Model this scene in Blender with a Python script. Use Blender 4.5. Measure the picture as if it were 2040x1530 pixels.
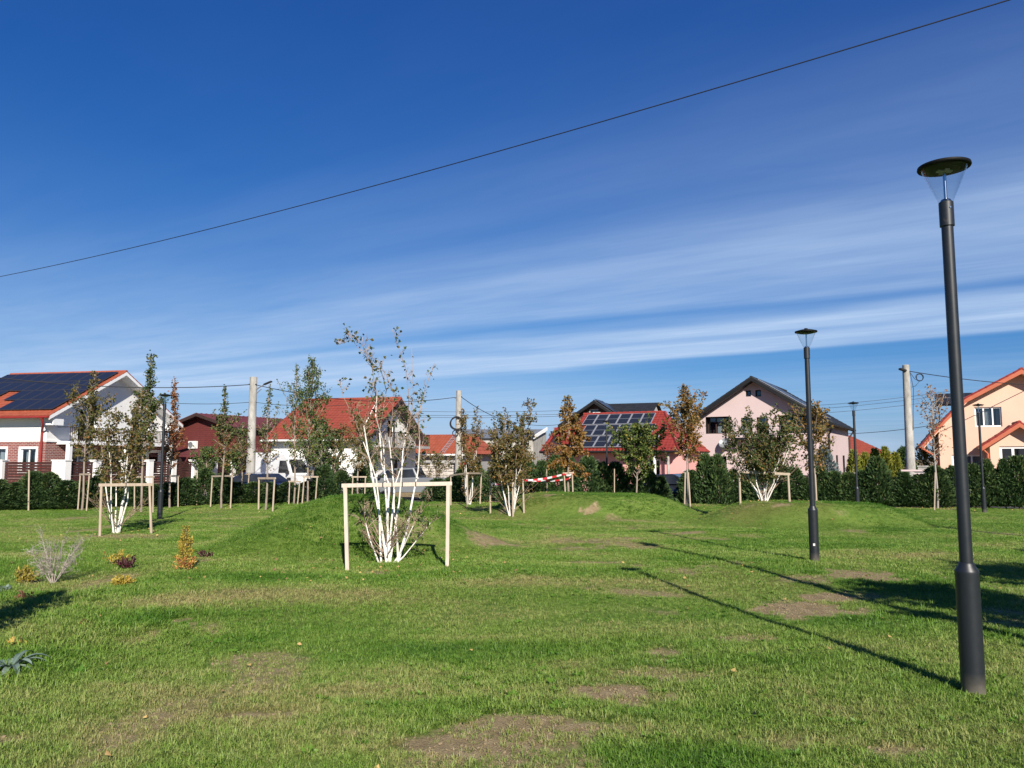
import bpy, bmesh, math, random
import numpy as np
from mathutils import Vector, Matrix
random.seed(7); RNG = np.random.default_rng(7)
scene = bpy.context.scene
for o in list(bpy.data.objects): bpy.data.objects.remove(o, do_unlink=True)
COL = scene.collection
# ---------------------------------------------------------------- camera
CAM_Z = 1.7; FPX = 1530.0; PITCH = math.atan(150/1530)
cam = bpy.data.cameras.new('camera'); camo = bpy.data.objects.new('camera', cam); COL.objects.link(camo)
camo.location = (0, 0, CAM_Z); camo.rotation_euler = (math.pi/2 + PITCH, 0, 0)
cam.sensor_width = 36; cam.lens = 36*FPX/2040; cam.clip_end = 6000; cam.clip_start = 0.05
scene.camera = camo
scene.render.resolution_x = 1024; scene.render.resolution_y = 768
# ---------------------------------------------------------------- light
SUN_H = Vector((0.222, -0.975)); SUN_EL = math.radians(30.5)
w = bpy.data.worlds.new('World'); scene.world = w; w.use_nodes = True
nt = w.node_tree; nt.nodes.clear()
def N(t, typ, **kw):
    n = t.nodes.new(typ)
    for k, v in kw.items():
        if k == 'inp':
            for a, b in v.items(): n.inputs[a].default_value = b
        else: setattr(n, k, v)
    return n
def math_node(t, op, a, b=None, clamp=False):
    n = N(t, 'ShaderNodeMath', operation=op, use_clamp=clamp)
    for i, s in enumerate((a, b)):
        if s is None: continue
        if isinstance(s, (int, float)): n.inputs[i].default_value = s
        else: t.links.new(s, n.inputs[i])
    return n.outputs[0]
sky = N(nt, 'ShaderNodeTexSky', sky_type='NISHITA', sun_disc=False, sun_elevation=SUN_EL,
        sun_rotation=math.atan2(SUN_H.x, SUN_H.y), altitude=200, air_density=1.0, dust_density=0.3, ozone_density=4.0)
# clear, deep autumn blue: each channel of the sky model on its own response curve
ssep = N(nt, 'ShaderNodeSeparateColor'); nt.links.new(sky.outputs[0], ssep.inputs[0]); hsv = N(nt, 'ShaderNodeCombineColor')
for k_, (ga_, mu_) in enumerate(((1.75, .30), (1.08, .335), (.75, .485))):
    q_ = math_node(nt, 'POWER', math_node(nt, 'MULTIPLY', ssep.outputs[k_], .1), ga_); nt.links.new(math_node(nt, 'MULTIPLY', q_, mu_*10), hsv.inputs[k_])
# cirrus: streaks on a high cloud deck (direction projected on a plane), one set for the whole sky
tc = N(nt, 'ShaderNodeTexCoord'); sx = N(nt, 'ShaderNodeSeparateXYZ'); nt.links.new(tc.outputs['Generated'], sx.inputs[0])
zc = math_node(nt, 'MAXIMUM', sx.outputs['Z'], 0.02)
gx = math_node(nt, 'DIVIDE', sx.outputs['X'], zc); gy = math_node(nt, 'DIVIDE', sx.outputs['Y'], zc)
cu = math_node(nt, 'ADD', math_node(nt, 'MULTIPLY', gx, -0.83), math_node(nt, 'MULTIPLY', gy, 0.55))
cv = math_node(nt, 'ADD', math_node(nt, 'MULTIPLY', gx, 0.55), math_node(nt, 'MULTIPLY', gy, 0.83))
def cnoise(su, sv, off, scale, detail, rough, dist=0.0):
    c = N(nt, 'ShaderNodeCombineXYZ')
    nt.links.new(math_node(nt, 'MULTIPLY', cu, su), c.inputs[0]); nt.links.new(math_node(nt, 'MULTIPLY', cv, sv), c.inputs[1]); c.inputs[2].default_value = off
    n = N(nt, 'ShaderNodeTexNoise', inp={'Scale': scale, 'Detail': detail, 'Roughness': rough, 'Distortion': dist}); nt.links.new(c.outputs[0], n.inputs['Vector'])
    return n.outputs['Fac']
n_big = cnoise(0.16, 0.45, 3.1, 1.0, 3, 0.5)
n_str = cnoise(0.20, 1.0, 8.4, 1.0, 6, 0.52, 0.5)
n_fin = cnoise(1.2, 5.0, 1.7, 1.0, 5, 0.6, 0.3)
# banks of cirrus across the deck
vw = math_node(nt, 'ADD', cv, math_node(nt, 'MULTIPLY', math_node(nt, 'SUBTRACT', n_big, 0.5), 2.2))
vramp = N(nt, 'ShaderNodeValToRGB'); nt.links.new(math_node(nt, 'DIVIDE', vw, 16.0), vramp.inputs[0])
cr = vramp.color_ramp; cr.interpolation = 'EASE'
stops = [(0.0, .02), (0.10, .05), (0.16, .22), (0.225, .62), (0.285, .74), (0.307, .30), (0.335, 1.0), (0.362, .62), (0.385, 1.0), (0.43, .95), (0.462, .15), (0.55, .25), (0.68, .35), (1.0, .38)]
while len(cr.elements) < len(stops): cr.elements.new(0.5)
for e, (p, v) in zip(cr.elements, stops): e.position = p; e.color = (v, v, v, 1)
st = N(nt, 'ShaderNodeMapRange', inp={'From Min': .30, 'From Max': .70, 'To Min': .55, 'To Max': 1.10}); nt.links.new(n_str, st.inputs[0])
fi = N(nt, 'ShaderNodeMapRange', inp={'From Min': .25, 'From Max': .75, 'To Min': .80, 'To Max': 1.15}); nt.links.new(n_fin, fi.inputs[0])
cl = math_node(nt, 'MULTIPLY', math_node(nt, 'MULTIPLY', vramp.outputs[0], st.outputs[0]), fi.outputs[0])
hz_ = N(nt, 'ShaderNodeMapRange', interpolation_type='SMOOTHSTEP', inp={'From Min': 1.5, 'From Max': 8.0, 'To Min': 0, 'To Max': .42}); nt.links.new(cu, hz_.inputs[0])
cl = math_node(nt, 'MULTIPLY', math_node(nt, 'MAXIMUM', cl, math_node(nt, 'ADD', math_node(nt, 'MULTIPLY', cl, .6), math_node(nt, 'MULTIPLY', hz_.outputs[0], fi.outputs[0]))), 0.88, clamp=True)
mixc = N(nt, 'ShaderNodeMix', data_type='RGBA'); nt.links.new(cl, mixc.inputs['Factor'])
nt.links.new(hsv.outputs[0], mixc.inputs[6]); mixc.inputs[7].default_value = (3.2, 4.15, 5.6, 1)
bg = N(nt, 'ShaderNodeBackground', inp={'Strength': 0.10}); nt.links.new(mixc.outputs[2], bg.inputs[0])
wo = N(nt, 'ShaderNodeOutputWorld'); nt.links.new(bg.outputs[0], wo.inputs[0])
sl = bpy.data.lights.new('sun', 'SUN'); sl.energy = 5.0; sl.angle = math.radians(0.53); sl.color = (1.0, 0.93, 0.82)
so = bpy.data.objects.new('sun', sl); COL.objects.link(so)
to_sun = Vector((SUN_H.x*math.cos(SUN_EL), SUN_H.y*math.cos(SUN_EL), math.sin(SUN_EL))).normalized()
so.rotation_euler = to_sun.to_track_quat('Z', 'Y').to_euler(); so.location = to_sun*60
vs = scene.view_settings; vs.view_transform = 'Standard'; vs.look = 'None'; vs.gamma = 1; vs.use_curve_mapping = False; vs.exposure = 0.72
# ---------------------------------------------------------------- pixels to rays (photo is 2040 x 1530)
CP, SP = math.cos(PITCH), math.sin(PITCH)
def ray(px, py):
    a = (px-1020)/FPX; b = (765-py)/FPX
    return Vector((a, CP - b*SP, SP + b*CP))
def at(px, py, y):                       # point on the pixel's ray at ground distance y
    d = ray(px, py); return Vector((0, 0, CAM_Z)) + d*(y/d.y)
def sstep(a, b, x):
    t = np.clip((x-a)/(b-a), 0, 1); return t*t*(3-2*t)
MOUNDS = [  # cx, cy, rx, ry, rot, h, plateau
    (-3.2, 16.2, 3.6, 2.8, 0.05, 1.0, .08), (2.75, 27.0, 4.4, 2.9, -0.05, 0.72, .40), (8.9, 23.3, 3.8, 2.7, -0.1, 0.60, .42)]
ROADX = [-90, -60, -22, -8, 6, 20, 40, 90]; ROADY = [45, 43, 40.3, 39.8, 38.0, 34.4, 28.5, 12]
def ground(x, y):
    x = np.asarray(x, float); y = np.asarray(y, float)
    s = y-np.interp(x, ROADX, ROADY)
    z = -0.2*sstep(9, 27, y) - 0.3*sstep(-4.6, -2.9, s)
    for cx, cy, rx, ry, r, h, pl in MOUNDS:
        dx, dy = x-cx, y-cy; a = dx*math.cos(r)+dy*math.sin(r); b_ = -dx*math.sin(r)+dy*math.cos(r)
        d = np.sqrt((a/rx)**2+(b_/ry)**2); z = z + h*(1-sstep(pl, 1.0, d))
    return z + (0.018*np.sin(x*1.3+0.7*y)+0.015*np.sin(x*0.5-1.1*y+1))*(1-sstep(-6, -4, s))*sstep(-4, 2, y)
def gz(x, y): return float(ground(x, y))
def hit(px, py):                         # where the pixel's ray meets the ground
    d = ray(px, py); prev = 0
    t = 1.0
    while t < 70:
        p = Vector((0, 0, CAM_Z)) + d*t
        if p.z <= gz(p.x, p.y): return Vector((p.x, p.y, gz(p.x, p.y)))
        t += 0.02
    raise ValueError((px, py))
def proj(p):
    q = Vector(p) - Vector((0, 0, CAM_Z)); dep = q.y*CP + q.z*SP; up = -q.y*SP + q.z*CP
    return 1020+FPX*q.x/dep, 765-FPX*up/dep
# ---------------------------------------------------------------- mesh helpers
class MB:
    def __init__(s): s.v = []; s.f = []; s.m = []
    def add(s, vs, fs, mi=0):
        k = len(s.v); s.v += [tuple(p) for p in vs]; s.f += [tuple(i+k for i in f) for f in fs]; s.m += [mi]*len(fs); return s
    def box(s, x0, x1, y0, y1, z0, z1, mi=0):
        return s.add([(x0,y0,z0),(x1,y0,z0),(x1,y1,z0),(x0,y1,z0),(x0,y0,z1),(x1,y0,z1),(x1,y1,z1),(x0,y1,z1)],
                     [(0,3,2,1),(4,5,6,7),(0,1,5,4),(1,2,6,5),(2,3,7,6),(3,0,4,7)], mi)
    def beam(s, a, b, wd, ht, mi=0, up=(0,0,1)):
        a = Vector(a); b = Vector(b); d = (b-a).normalized(); u = Vector(up)
        if abs(d.dot(u)) > .98: u = Vector((1,0,0))
        r = d.cross(u).normalized(); u = r.cross(d)
        vs = [p+r*(i*wd/2)+u*(j*ht/2) for p in (a, b) for i, j in ((-1,-1),(1,-1),(1,1),(-1,1))]
        return s.add(vs, [(0,1,2,3),(7,6,5,4),(0,4,5,1),(1,5,6,2),(2,6,7,3),(3,7,4,0)], mi)
    def tube(s, pts, rad, n=8, mi=0, cap=True):
        pts = [Vector(p) for p in pts]; k = len(s.v); L = len(pts)
        if not hasattr(rad, '__len__'): rad = [rad]*L
        u = None
        for i, p in enumerate(pts):
            d = (pts[min(i+1, L-1)]-pts[max(i-1, 0)]).normalized()
            if u is None: u = d.orthogonal().normalized()
            else: u = (u - d*u.dot(d)); u = u.normalized() if u.length > 1e-6 else d.orthogonal().normalized()
            w_ = d.cross(u)
            for j in range(n):
                a = 2*math.pi*j/n; q = p+(u*math.cos(a)+w_*math.sin(a))*rad[i]; s.v.append(tuple(q))
        for i in range(L-1):
            for j in range(n):
                s.f.append((k+i*n+j, k+i*n+(j+1)%n, k+(i+1)*n+(j+1)%n, k+(i+1)*n+j)); s.m.append(mi)
        if cap:
            s.f.append(tuple(k+j for j in reversed(range(n)))); s.f.append(tuple(k+(L-1)*n+j for j in range(n))); s.m += [mi, mi]
        return s
    def lathe(s, prof, n=24, c=(0,0,0), mi=0):
        k = len(s.v)
        for r, z in prof:
            for j in range(n):
                a = 2*math.pi*j/n; s.v.append((c[0]+r*math.cos(a), c[1]+r*math.sin(a), c[2]+z))
        for i in range(len(prof)-1):
            for j in range(n):
                s.f.append((k+i*n+j, k+i*n+(j+1)%n, k+(i+1)*n+(j+1)%n, k+(i+1)*n+j)); s.m.append(mi)
        return s
    def mesh(s, name):
        me = bpy.data.meshes.new(name); me.from_pydata(s.v, [], s.f); me.polygons.foreach_set('material_index', s.m); me.update(); return me
    def build(s, name, mats, parent=None, smooth=False, bevel=0):
        me = s.mesh(name)
        for m in (mats if isinstance(mats, (list, tuple)) else [mats]): me.materials.append(m)
        return link(name, me, parent, smooth, bevel)
def link(name, me, parent=None, smooth=False, bevel=0):
    if smooth:
        me.polygons.foreach_set('use_smooth', [True]*len(me.polygons)); me.set_sharp_from_angle(angle=math.radians(35))
    o = bpy.data.objects.new(name, me); COL.objects.link(o)
    if parent: o.parent = parent
    if bevel:
        b = o.modifiers.new('bevel', 'BEVEL'); b.width = bevel; b.segments = 2; b.limit_method = 'ANGLE'
    return o
def tag(o, label=None, cat=None, group=None, kind=None):
    if label: o['label'] = label
    if cat: o['category'] = cat
    if group: o['group'] = group
    if kind: o['kind'] = kind
    return o
def empty(name, loc=(0,0,0), rz=0):
    o = bpy.data.objects.new(name, None); COL.objects.link(o); o.location = loc; o.rotation_euler = (0,0,rz); o.empty_display_size = .2; return o
def copy_tree(o, parent=None):
    c = o.copy(); COL.objects.link(c); c.parent = parent
    for ch in o.children: copy_tree(ch, c)
    return c
# ---------------------------------------------------------------- materials
def new_mat(name):
    m = bpy.data.materials.new(name); m.use_nodes = True; t = m.node_tree; b = t.nodes['Principled BSDF']; return m, t, b
def ramp(t, fac, stops):
    r = N(t, 'ShaderNodeValToRGB'); t.links.new(fac, r.inputs[0]); c = r.color_ramp
    while len(c.elements) < len(stops): c.elements.new(.5)
    for e, (p, col) in zip(c.elements, stops): e.position = p; e.color = (*col, 1)
    return r.outputs[0]
def noise(t, scale, detail=4, rough=.55, vec=None, stretch=None, coord='Object'):
    c = N(t, 'ShaderNodeTexCoord').outputs[coord] if vec is None else vec
    if stretch:
        mp = N(t, 'ShaderNodeMapping', inp={'Scale': stretch}); t.links.new(c, mp.inputs[0]); c = mp.outputs[0]
    n = N(t, 'ShaderNodeTexNoise', inp={'Scale': scale, 'Detail': detail, 'Roughness': rough}); t.links.new(c, n.inputs['Vector']); return n.outputs['Fac']
def bump(t, b, h, strength=.3, dist=.02):
    n = N(t, 'ShaderNodeBump', inp={'Strength': strength, 'Distance': dist}); t.links.new(h, n.inputs['Height']); t.links.new(n.outputs[0], b.inputs['Normal'])
def mottled(name, c0, c1, scale=3, rough=.8, bmp=.2, stretch=None, detail=6, fine=None, metal=0, spec=.3):
    m, t, b = new_mat(name); f = noise(t, scale, detail, .6, stretch=stretch)
    t.links.new(ramp(t, f, [(.3, c0), (.7, c1)]), b.inputs['Base Color']); b.inputs['Roughness'].default_value = rough; b.inputs['Metallic'].default_value = metal
    b.inputs['Specular IOR Level'].default_value = spec
    if bmp: bump(t, b, noise(t, fine or scale*12, 4, .6, stretch=stretch), bmp)
    return m
M = {}
M['plaster_white'] = mottled('plaster_white', (.70,.69,.66), (.78,.77,.74), .6, .9, .1, fine=40)
M['plaster_rose'] = mottled('plaster_rose', (.47,.37,.365), (.52,.41,.40), .5, .9, .1, fine=40)
M['plaster_peach'] = mottled('plaster_peach', (.60,.405,.305), (.66,.45,.345), .5, .9, .1, fine=40)
M['plaster_pink'] = mottled('plaster_pink', (.60,.29,.27), (.66,.33,.31), .5, .9, .1, fine=40)
M['plaster_grey'] = mottled('plaster_grey', (.30,.30,.30), (.38,.37,.36), .7, .9, .15, fine=30)
M['trim_white'] = mottled('trim_white', (.76,.76,.75), (.80,.80,.79), 1, .6, 0)
M['trim_dark'] = mottled('trim_dark', (.006,.006,.007), (.011,.011,.012), 1, .6, 0)
M['trim_brown'] = mottled('trim_brown', (.035,.02,.017), (.05,.028,.022), 2, .6, .05)
M['tile_orange'] = mottled('tile_orange', (.245,.058,.03), (.33,.088,.046), 2.2, .62, .1)
M['tile_red'] = mottled('tile_red', (.20,.028,.022), (.27,.045,.034), 2.5, .5, .05)
M['tile_brickred'] = mottled('tile_brickred', (.20,.042,.027), (.27,.06,.037), 2.2, .62, .1)
M['tile_slate'] = mottled('tile_slate', (.014,.016,.019), (.026,.028,.033), 2.2, .6, .1)
M['maroon_metal'] = mottled('maroon_metal', (.10,.028,.032), (.14,.045,.047), .8, .5, .02)
M['rust_pipe'] = mottled('rust_pipe', (.20,.02,.02), (.26,.03,.025), 3, .45, 0)
M['terracotta'] = mottled('terracotta', (.38,.10,.05), (.46,.13,.07), 2, .6, .05)
M['concrete'] = mottled('concrete', (.20,.19,.17), (.44,.42,.385), 3.5, .9, .5, stretch=(1,1,.4))
M['paving'] = mottled('paving', (.24,.22,.20), (.33,.31,.28), 1.5, .9, .2)
M['asphalt'] = mottled('asphalt', (.045,.045,.046), (.065,.064,.062), 2, .9, .3)
M['lamp_paint'] = None
M['chrome'] = mottled('chrome', (.55,.56,.58), (.62,.63,.65), 2, .18, 0, metal=1)
M['dark_metal'] = mottled('dark_metal', (.02,.02,.022), (.03,.03,.032), 3, .45, 0)
M['cap_black'] = mottled('cap_black', (.004,.004,.004), (.008,.008,.008), 3, .6, 0, spec=.15)
M['rubber'] = mottled('rubber', (.012,.012,.012), (.02,.02,.02), 4, .85, .1)
M['cable'] = mottled('cable', (.012,.012,.014), (.018,.018,.02), 4, .6, 0)
M['white_plastic'] = mottled('white_plastic', (.62,.61,.58), (.68,.67,.64), 2, .5, 0)
M['grey_metal'] = mottled('grey_metal', (.20,.21,.22), (.26,.27,.28), 2, .45, 0, metal=.4)
M['interior'] = mottled('interior', (.02,.02,.022), (.05,.048,.045), .8, .9, 0)
M['curtain'] = mottled('curtain', (.42,.43,.43), (.58,.58,.57), 6, .9, .2, stretch=(3,3,.1))
M['stone'] = mottled('stone', (.34,.30,.26), (.58,.54,.50), 4, .9, .5)
def wood(name, c0, c1):
    m, t, b = new_mat(name); f = noise(t, 5, 6, .65, stretch=(6,6,.7)); g = noise(t, 1.3, 2)
    c = N(t, 'ShaderNodeMix', data_type='RGBA'); t.links.new(math_node(t,'MULTIPLY',g,.45), c.inputs[0]); t.links.new(ramp(t, f, [(.3,c0),(.7,c1)]), c.inputs[6]); c.inputs[7].default_value = (.30,.26,.21,1)
    t.links.new(c.outputs[2], b.inputs['Base Color']); b.inputs['Roughness'].default_value = .8; bump(t, b, f, .3, .01); return m
M['stake_wood'] = wood('stake_wood', (.31,.235,.165), (.46,.37,.285))
M['pale_wood'] = wood('pale_wood', (.46,.365,.29), (.64,.54,.455))
M['slat_wood'] = mottled('slat_wood', (.035,.013,.010), (.065,.024,.019), 4, .7, .2, stretch=(.5,2,4))
def planks(name, c0, c1):
    m, t, b = new_mat(name); co = N(t, 'ShaderNodeTexCoord'); s = N(t, 'ShaderNodeSeparateXYZ'); t.links.new(co.outputs['Object'], s.inputs[0])
    fr = math_node(t, 'FRACT', math_node(t, 'DIVIDE', s.outputs['Z'], .16)); gap = math_node(t, 'LESS_THAN', fr, .1)
    f = noise(t, 3, 5, .6, stretch=(1,1,8)); c = N(t, 'ShaderNodeMix', data_type='RGBA'); t.links.new(gap, c.inputs[0])
    t.links.new(ramp(t, f, [(.3,c0),(.7,c1)]), c.inputs[6]); c.inputs[7].default_value = (.02,.006,.005,1); t.links.new(c.outputs[2], b.inputs['Base Color'])
    b.inputs['Roughness'].default_value = .7; bump(t, b, math_node(t,'SUBTRACT',1,gap), .6, .02); return m
M['barn_planks'] = planks('barn_planks', (.085,.014,.012), (.13,.024,.02))
def brick_mat():
    m, t, b = new_mat('brick'); co = N(t, 'ShaderNodeTexCoord'); s = N(t, 'ShaderNodeSeparateXYZ'); t.links.new(co.outputs['Object'], s.inputs[0])
    c = N(t, 'ShaderNodeCombineXYZ'); t.links.new(math_node(t,'ADD',s.outputs[0],s.outputs[1]), c.inputs[0]); t.links.new(s.outputs[2], c.inputs[1])
    br = N(t, 'ShaderNodeTexBrick', inp={'Color1': (.16,.035,.03,1), 'Color2': (.24,.065,.05,1), 'Mortar': (.38,.33,.30,1), 'Scale': 1.0, 'Mortar Size': .012, 'Brick Width': .30, 'Row Height': .105, 'Bias': -.1})
    t.links.new(c.outputs[0], br.inputs['Vector']); t.links.new(br.outputs['Color'], b.inputs['Base Color']); b.inputs['Roughness'].default_value = .85
    bump(t, b, math_node(t,'SUBTRACT',1,br.outputs['Fac']), .5, .015); return m
M['brick'] = brick_mat()
def solar_mat(name, nx, ny, grid=.35, midl=.8):
    m, t, b = new_mat(name); co = N(t, 'ShaderNodeTexCoord'); s = N(t, 'ShaderNodeSeparateXYZ'); t.links.new(co.outputs['Generated'], s.inputs[0])
    def line(o, n, wd):
        fr = math_node(t, 'FRACT', math_node(t, 'MULTIPLY', o, n)); d = math_node(t, 'ABSOLUTE', math_node(t, 'SUBTRACT', fr, .5)); return math_node(t, 'GREATER_THAN', d, .5-wd)
    ln = math_node(t, 'MAXIMUM', line(s.outputs[0], nx, .03), line(s.outputs[1], ny, .03)); mid = math_node(t, 'LESS_THAN', math_node(t,'ABSOLUTE',math_node(t,'SUBTRACT',s.outputs[1],.5)), .012)
    f = math_node(t, 'MAXIMUM', math_node(t,'MULTIPLY',ln,grid), math_node(t,'MULTIPLY',mid,midl))
    c = N(t, 'ShaderNodeMix', data_type='RGBA'); t.links.new(f, c.inputs[0]); c.inputs[6].default_value = (.014,.016,.023,1); c.inputs[7].default_value = (.22,.24,.27,1)
    t.links.new(c.outputs[2], b.inputs['Base Color']); b.inputs['Roughness'].default_value = .32; b.inputs['Specular IOR Level'].default_value = .5; return m
M['solar'] = solar_mat('solar_cells', 6, 10, .10); M['solar_black'] = solar_mat('solar_black', 6, 10, .0, .0)
M['solar_frame'] = mottled('solar_frame', (.45,.46,.47), (.52,.53,.54), 2, .4, 0, metal=.6)
M['solar_frame_dark'] = mottled('solar_frame_dark', (.03,.03,.035), (.05,.05,.055), 2, .4, 0)
def glass_mat(name, tr=.55, tint=(.55,.62,.66)):
    m = bpy.data.materials.new(name); m.use_nodes = True; t = m.node_tree; t.nodes.clear()
    a = N(t, 'ShaderNodeBsdfTransparent', inp={'Color': (*tint, 1)}); g = N(t, 'ShaderNodeBsdfGlossy', inp={'Color': (.9,.93,.95,1), 'Roughness': .03})
    fr = N(t, 'ShaderNodeLayerWeight', inp={'Blend': .5}); f = math_node(t, 'ADD', math_node(t, 'MULTIPLY', math_node(t, 'POWER', fr.outputs['Facing'], 3.5), .6), .04/max(tr,.01)*.9, clamp=True)
    mx = N(t, 'ShaderNodeMixShader'); t.links.new(f, mx.inputs[0]); t.links.new(a.outputs[0], mx.inputs[1]); t.links.new(g.outputs[0], mx.inputs[2])
    o = N(t, 'ShaderNodeOutputMaterial'); t.links.new(mx.outputs[0], o.inputs[0]); return m
M['window_glass'] = glass_mat('window_glass', .35)
M['cone_glass'] = glass_mat('cone_glass', .9, (.90,.93,.95))
def car_paint(name, c, rough=.25):
    m, t, b = new_mat(name); b.inputs['Base Color'].default_value = (*c,1); b.inputs['Roughness'].default_value = rough; b.inputs['Coat Weight'].default_value = .6; b.inputs['Coat Roughness'].default_value = .05
    f = noise(t, 2, 3); t.links.new(ramp(t, f, [(.3, tuple(x*.92 for x in c)), (.7, c)]), b.inputs['Base Color']); return m
M['car_white'] = car_paint('car_white', (.72,.72,.72)); M['car_blue'] = car_paint('car_blue', (.012,.02,.05)); M['car_grey'] = car_paint('car_grey', (.16,.17,.18)); M['car_black'] = car_paint('car_black', (.015,.016,.02))
m, t, b = new_mat('car_glass'); b.inputs['Base Color'].default_value = (.012,.015,.018,1); b.inputs['Roughness'].default_value = .05; f = noise(t, 1.5, 2); t.links.new(ramp(t, f, [(.3,(.01,.012,.015)),(.7,(.03,.033,.036))]), b.inputs['Base Color']); M['car_glass'] = m
m, t, b = new_mat('headlight'); b.inputs['Roughness'].default_value = .1; f = noise(t, 8, 2); t.links.new(ramp(t, f, [(.3,(.4,.42,.44)),(.7,(.7,.72,.74))]), b.inputs['Base Color']); M['headlight'] = m
# lamp paint with a dusty foot and scuffs
m, t, b = new_mat('lamp_paint'); co = N(t,'ShaderNodeTexCoord'); s = N(t,'ShaderNodeSeparateXYZ'); t.links.new(co.outputs['Object'], s.inputs[0])
ft = N(t,'ShaderNodeMapRange', inp={'From Min': .16, 'From Max': .0, 'To Min': 0, 'To Max': 1}); t.links.new(s.outputs[2], ft.inputs[0])
sc = N(t,'ShaderNodeMapRange', inp={'From Min': .66, 'From Max': .74, 'To Min': 0, 'To Max': .25}); t.links.new(noise(t, 9, 5, .7, stretch=(1,1,.5)), sc.inputs[0])
ff = math_node(t,'MAXIMUM', math_node(t,'MULTIPLY', ft.outputs[0], math_node(t,'MULTIPLY',noise(t,6,4,.7),1.3), clamp=True), sc.outputs[0])
c = N(t,'ShaderNodeMix',data_type='RGBA'); t.links.new(ff,c.inputs[0]); c.inputs[6].default_value=(.012,.0145,.019,1); c.inputs[7].default_value=(.15,.13,.10,1); t.links.new(c.outputs[2], b.inputs['Base Color'])
rr = N(t,'ShaderNodeMapRange', inp={'To Min': .33, 'To Max': .55}); t.links.new(noise(t,12,4,.6), rr.inputs[0]); t.links.new(rr.outputs[0], b.inputs['Roughness']); M['lamp_paint'] = m
# bark
def bark_mat(name, c0, c1, stretch, scale, thr=None, dark=(.05,.045,.04)):
    m, t, b = new_mat(name); f = noise(t, scale, 6, .65, stretch=stretch); col = ramp(t, noise(t, 3, 3), [(.3,c0),(.7,c1)])
    if thr:
        mr = N(t,'ShaderNodeMapRange', inp={'From Min': thr, 'From Max': thr+.05}); t.links.new(f, mr.inputs[0])
        c = N(t,'ShaderNodeMix',data_type='RGBA'); t.links.new(mr.outputs[0], c.inputs[0]); t.links.new(col, c.inputs[6]); c.inputs[7].default_value=(*dark,1); col = c.outputs[2]
    t.links.new(col, b.inputs['Base Color']); b.inputs['Roughness'].default_value=.75; bump(t, b, f, .4, .01); return m
M['birch_bark'] = bark_mat('birch_bark', (.62,.57,.51), (.78,.75,.71), (2,2,9), 3.2, .60)
M['birch_twig'] = bark_mat('birch_twig', (.20,.13,.09), (.34,.25,.18), (1,1,.3), 8)
M['bark_brown'] = bark_mat('bark_brown', (.17,.13,.10), (.29,.235,.19), (3,3,.6), 6)
M['bark_grey'] = bark_mat('bark_grey', (.22,.19,.17), (.33,.29,.26), (3,3,.5), 6)
def leaf_mat(name, stops, trans=.35, rough=.55):
    m = bpy.data.materials.new(name); m.use_nodes = True; t = m.node_tree; b = t.nodes['Principled BSDF']; o = t.nodes['Material Output']
    at_ = N(t, 'ShaderNodeAttribute', attribute_name='tint'); col = ramp(t, at_.outputs['Fac'], stops)
    v = noise(t, 30, 2); h = N(t,'ShaderNodeHueSaturation'); t.links.new(col, h.inputs['Color']); mr = N(t,'ShaderNodeMapRange',inp={'To Min':.75,'To Max':1.25}); t.links.new(v, mr.inputs[0]); t.links.new(mr.outputs[0], h.inputs['Value'])
    t.links.new(h.outputs[0], b.inputs['Base Color']); b.inputs['Roughness'].default_value = rough; b.inputs['Specular IOR Level'].default_value=.35
    tr = N(t,'ShaderNodeBsdfTranslucent'); t.links.new(h.outputs[0], tr.inputs[0]); mx = N(t,'ShaderNodeMixShader',inp={0: trans})
    t.links.new(b.outputs[0], mx.inputs[1]); t.links.new(tr.outputs[0], mx.inputs[2]); t.links.new(mx.outputs[0], o.inputs[0]); return m
G0,G1,G2=(.025,.055,.012),(.055,.11,.022),(.10,.16,.035)
L = {}
L['birch'] = leaf_mat('leaf_birch', [(0,(.035,.06,.014)),(.55,(.07,.10,.025)),(.8,(.16,.12,.03)),(1,(.26,.15,.04))])
L['olive'] = leaf_mat('leaf_olive', [(0,(.05,.065,.016)),(.4,(.10,.10,.025)),(.75,(.19,.13,.035)),(1,(.25,.12,.035))])
L['amber'] = leaf_mat('leaf_amber', [(0,(.08,.08,.02)),(.3,(.20,.13,.03)),(.7,(.30,.15,.04)),(1,(.26,.09,.03))])
L['rusty'] = leaf_mat('leaf_rusty', [(0,(.12,.06,.02)),(.5,(.24,.09,.03)),(1,(.32,.14,.05))])
L['green'] = leaf_mat('leaf_green', [(0,(.04,.075,.02)),(.5,(.075,.13,.03)),(.85,(.13,.17,.04)),(1,(.22,.19,.045))])
L['mixed'] = leaf_mat('leaf_mixed', [(0,(.045,.08,.02)),(.5,(.09,.12,.03)),(.75,(.19,.13,.04)),(1,(.25,.11,.04))])
L['thuja'] = leaf_mat('leaf_thuja', [(0,(.022,.05,.020)),(.45,(.052,.10,.034)),(.8,(.095,.15,.045)),(1,(.15,.16,.06))], .28)
L['gold'] = leaf_mat('leaf_gold', [(0,(.10,.13,.02)),(.5,(.20,.22,.03)),(1,(.32,.30,.05))], .25)
L['lime'] = leaf_mat('leaf_lime', [(0,(.05,.085,.02)),(.5,(.10,.15,.03)),(.85,(.19,.20,.04)),(1,(.30,.24,.05))])
L['blue'] = leaf_mat('leaf_blue', [(0,(.08,.11,.11)),(1,(.16,.21,.21))], .2)
L['yellow'] = leaf_mat('leaf_yellow', [(0,(.20,.18,.03)),(.5,(.42,.32,.05)),(.8,(.50,.36,.08)),(1,(.40,.14,.05))], .3)
L['purple'] = leaf_mat('leaf_purple', [(0,(.03,.008,.014)),(1,(.10,.018,.03))], .25)
L['rosy'] = leaf_mat('leaf_rosy', [(0,(.12,.08,.03)),(1,(.25,.10,.06))], .25)
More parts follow.
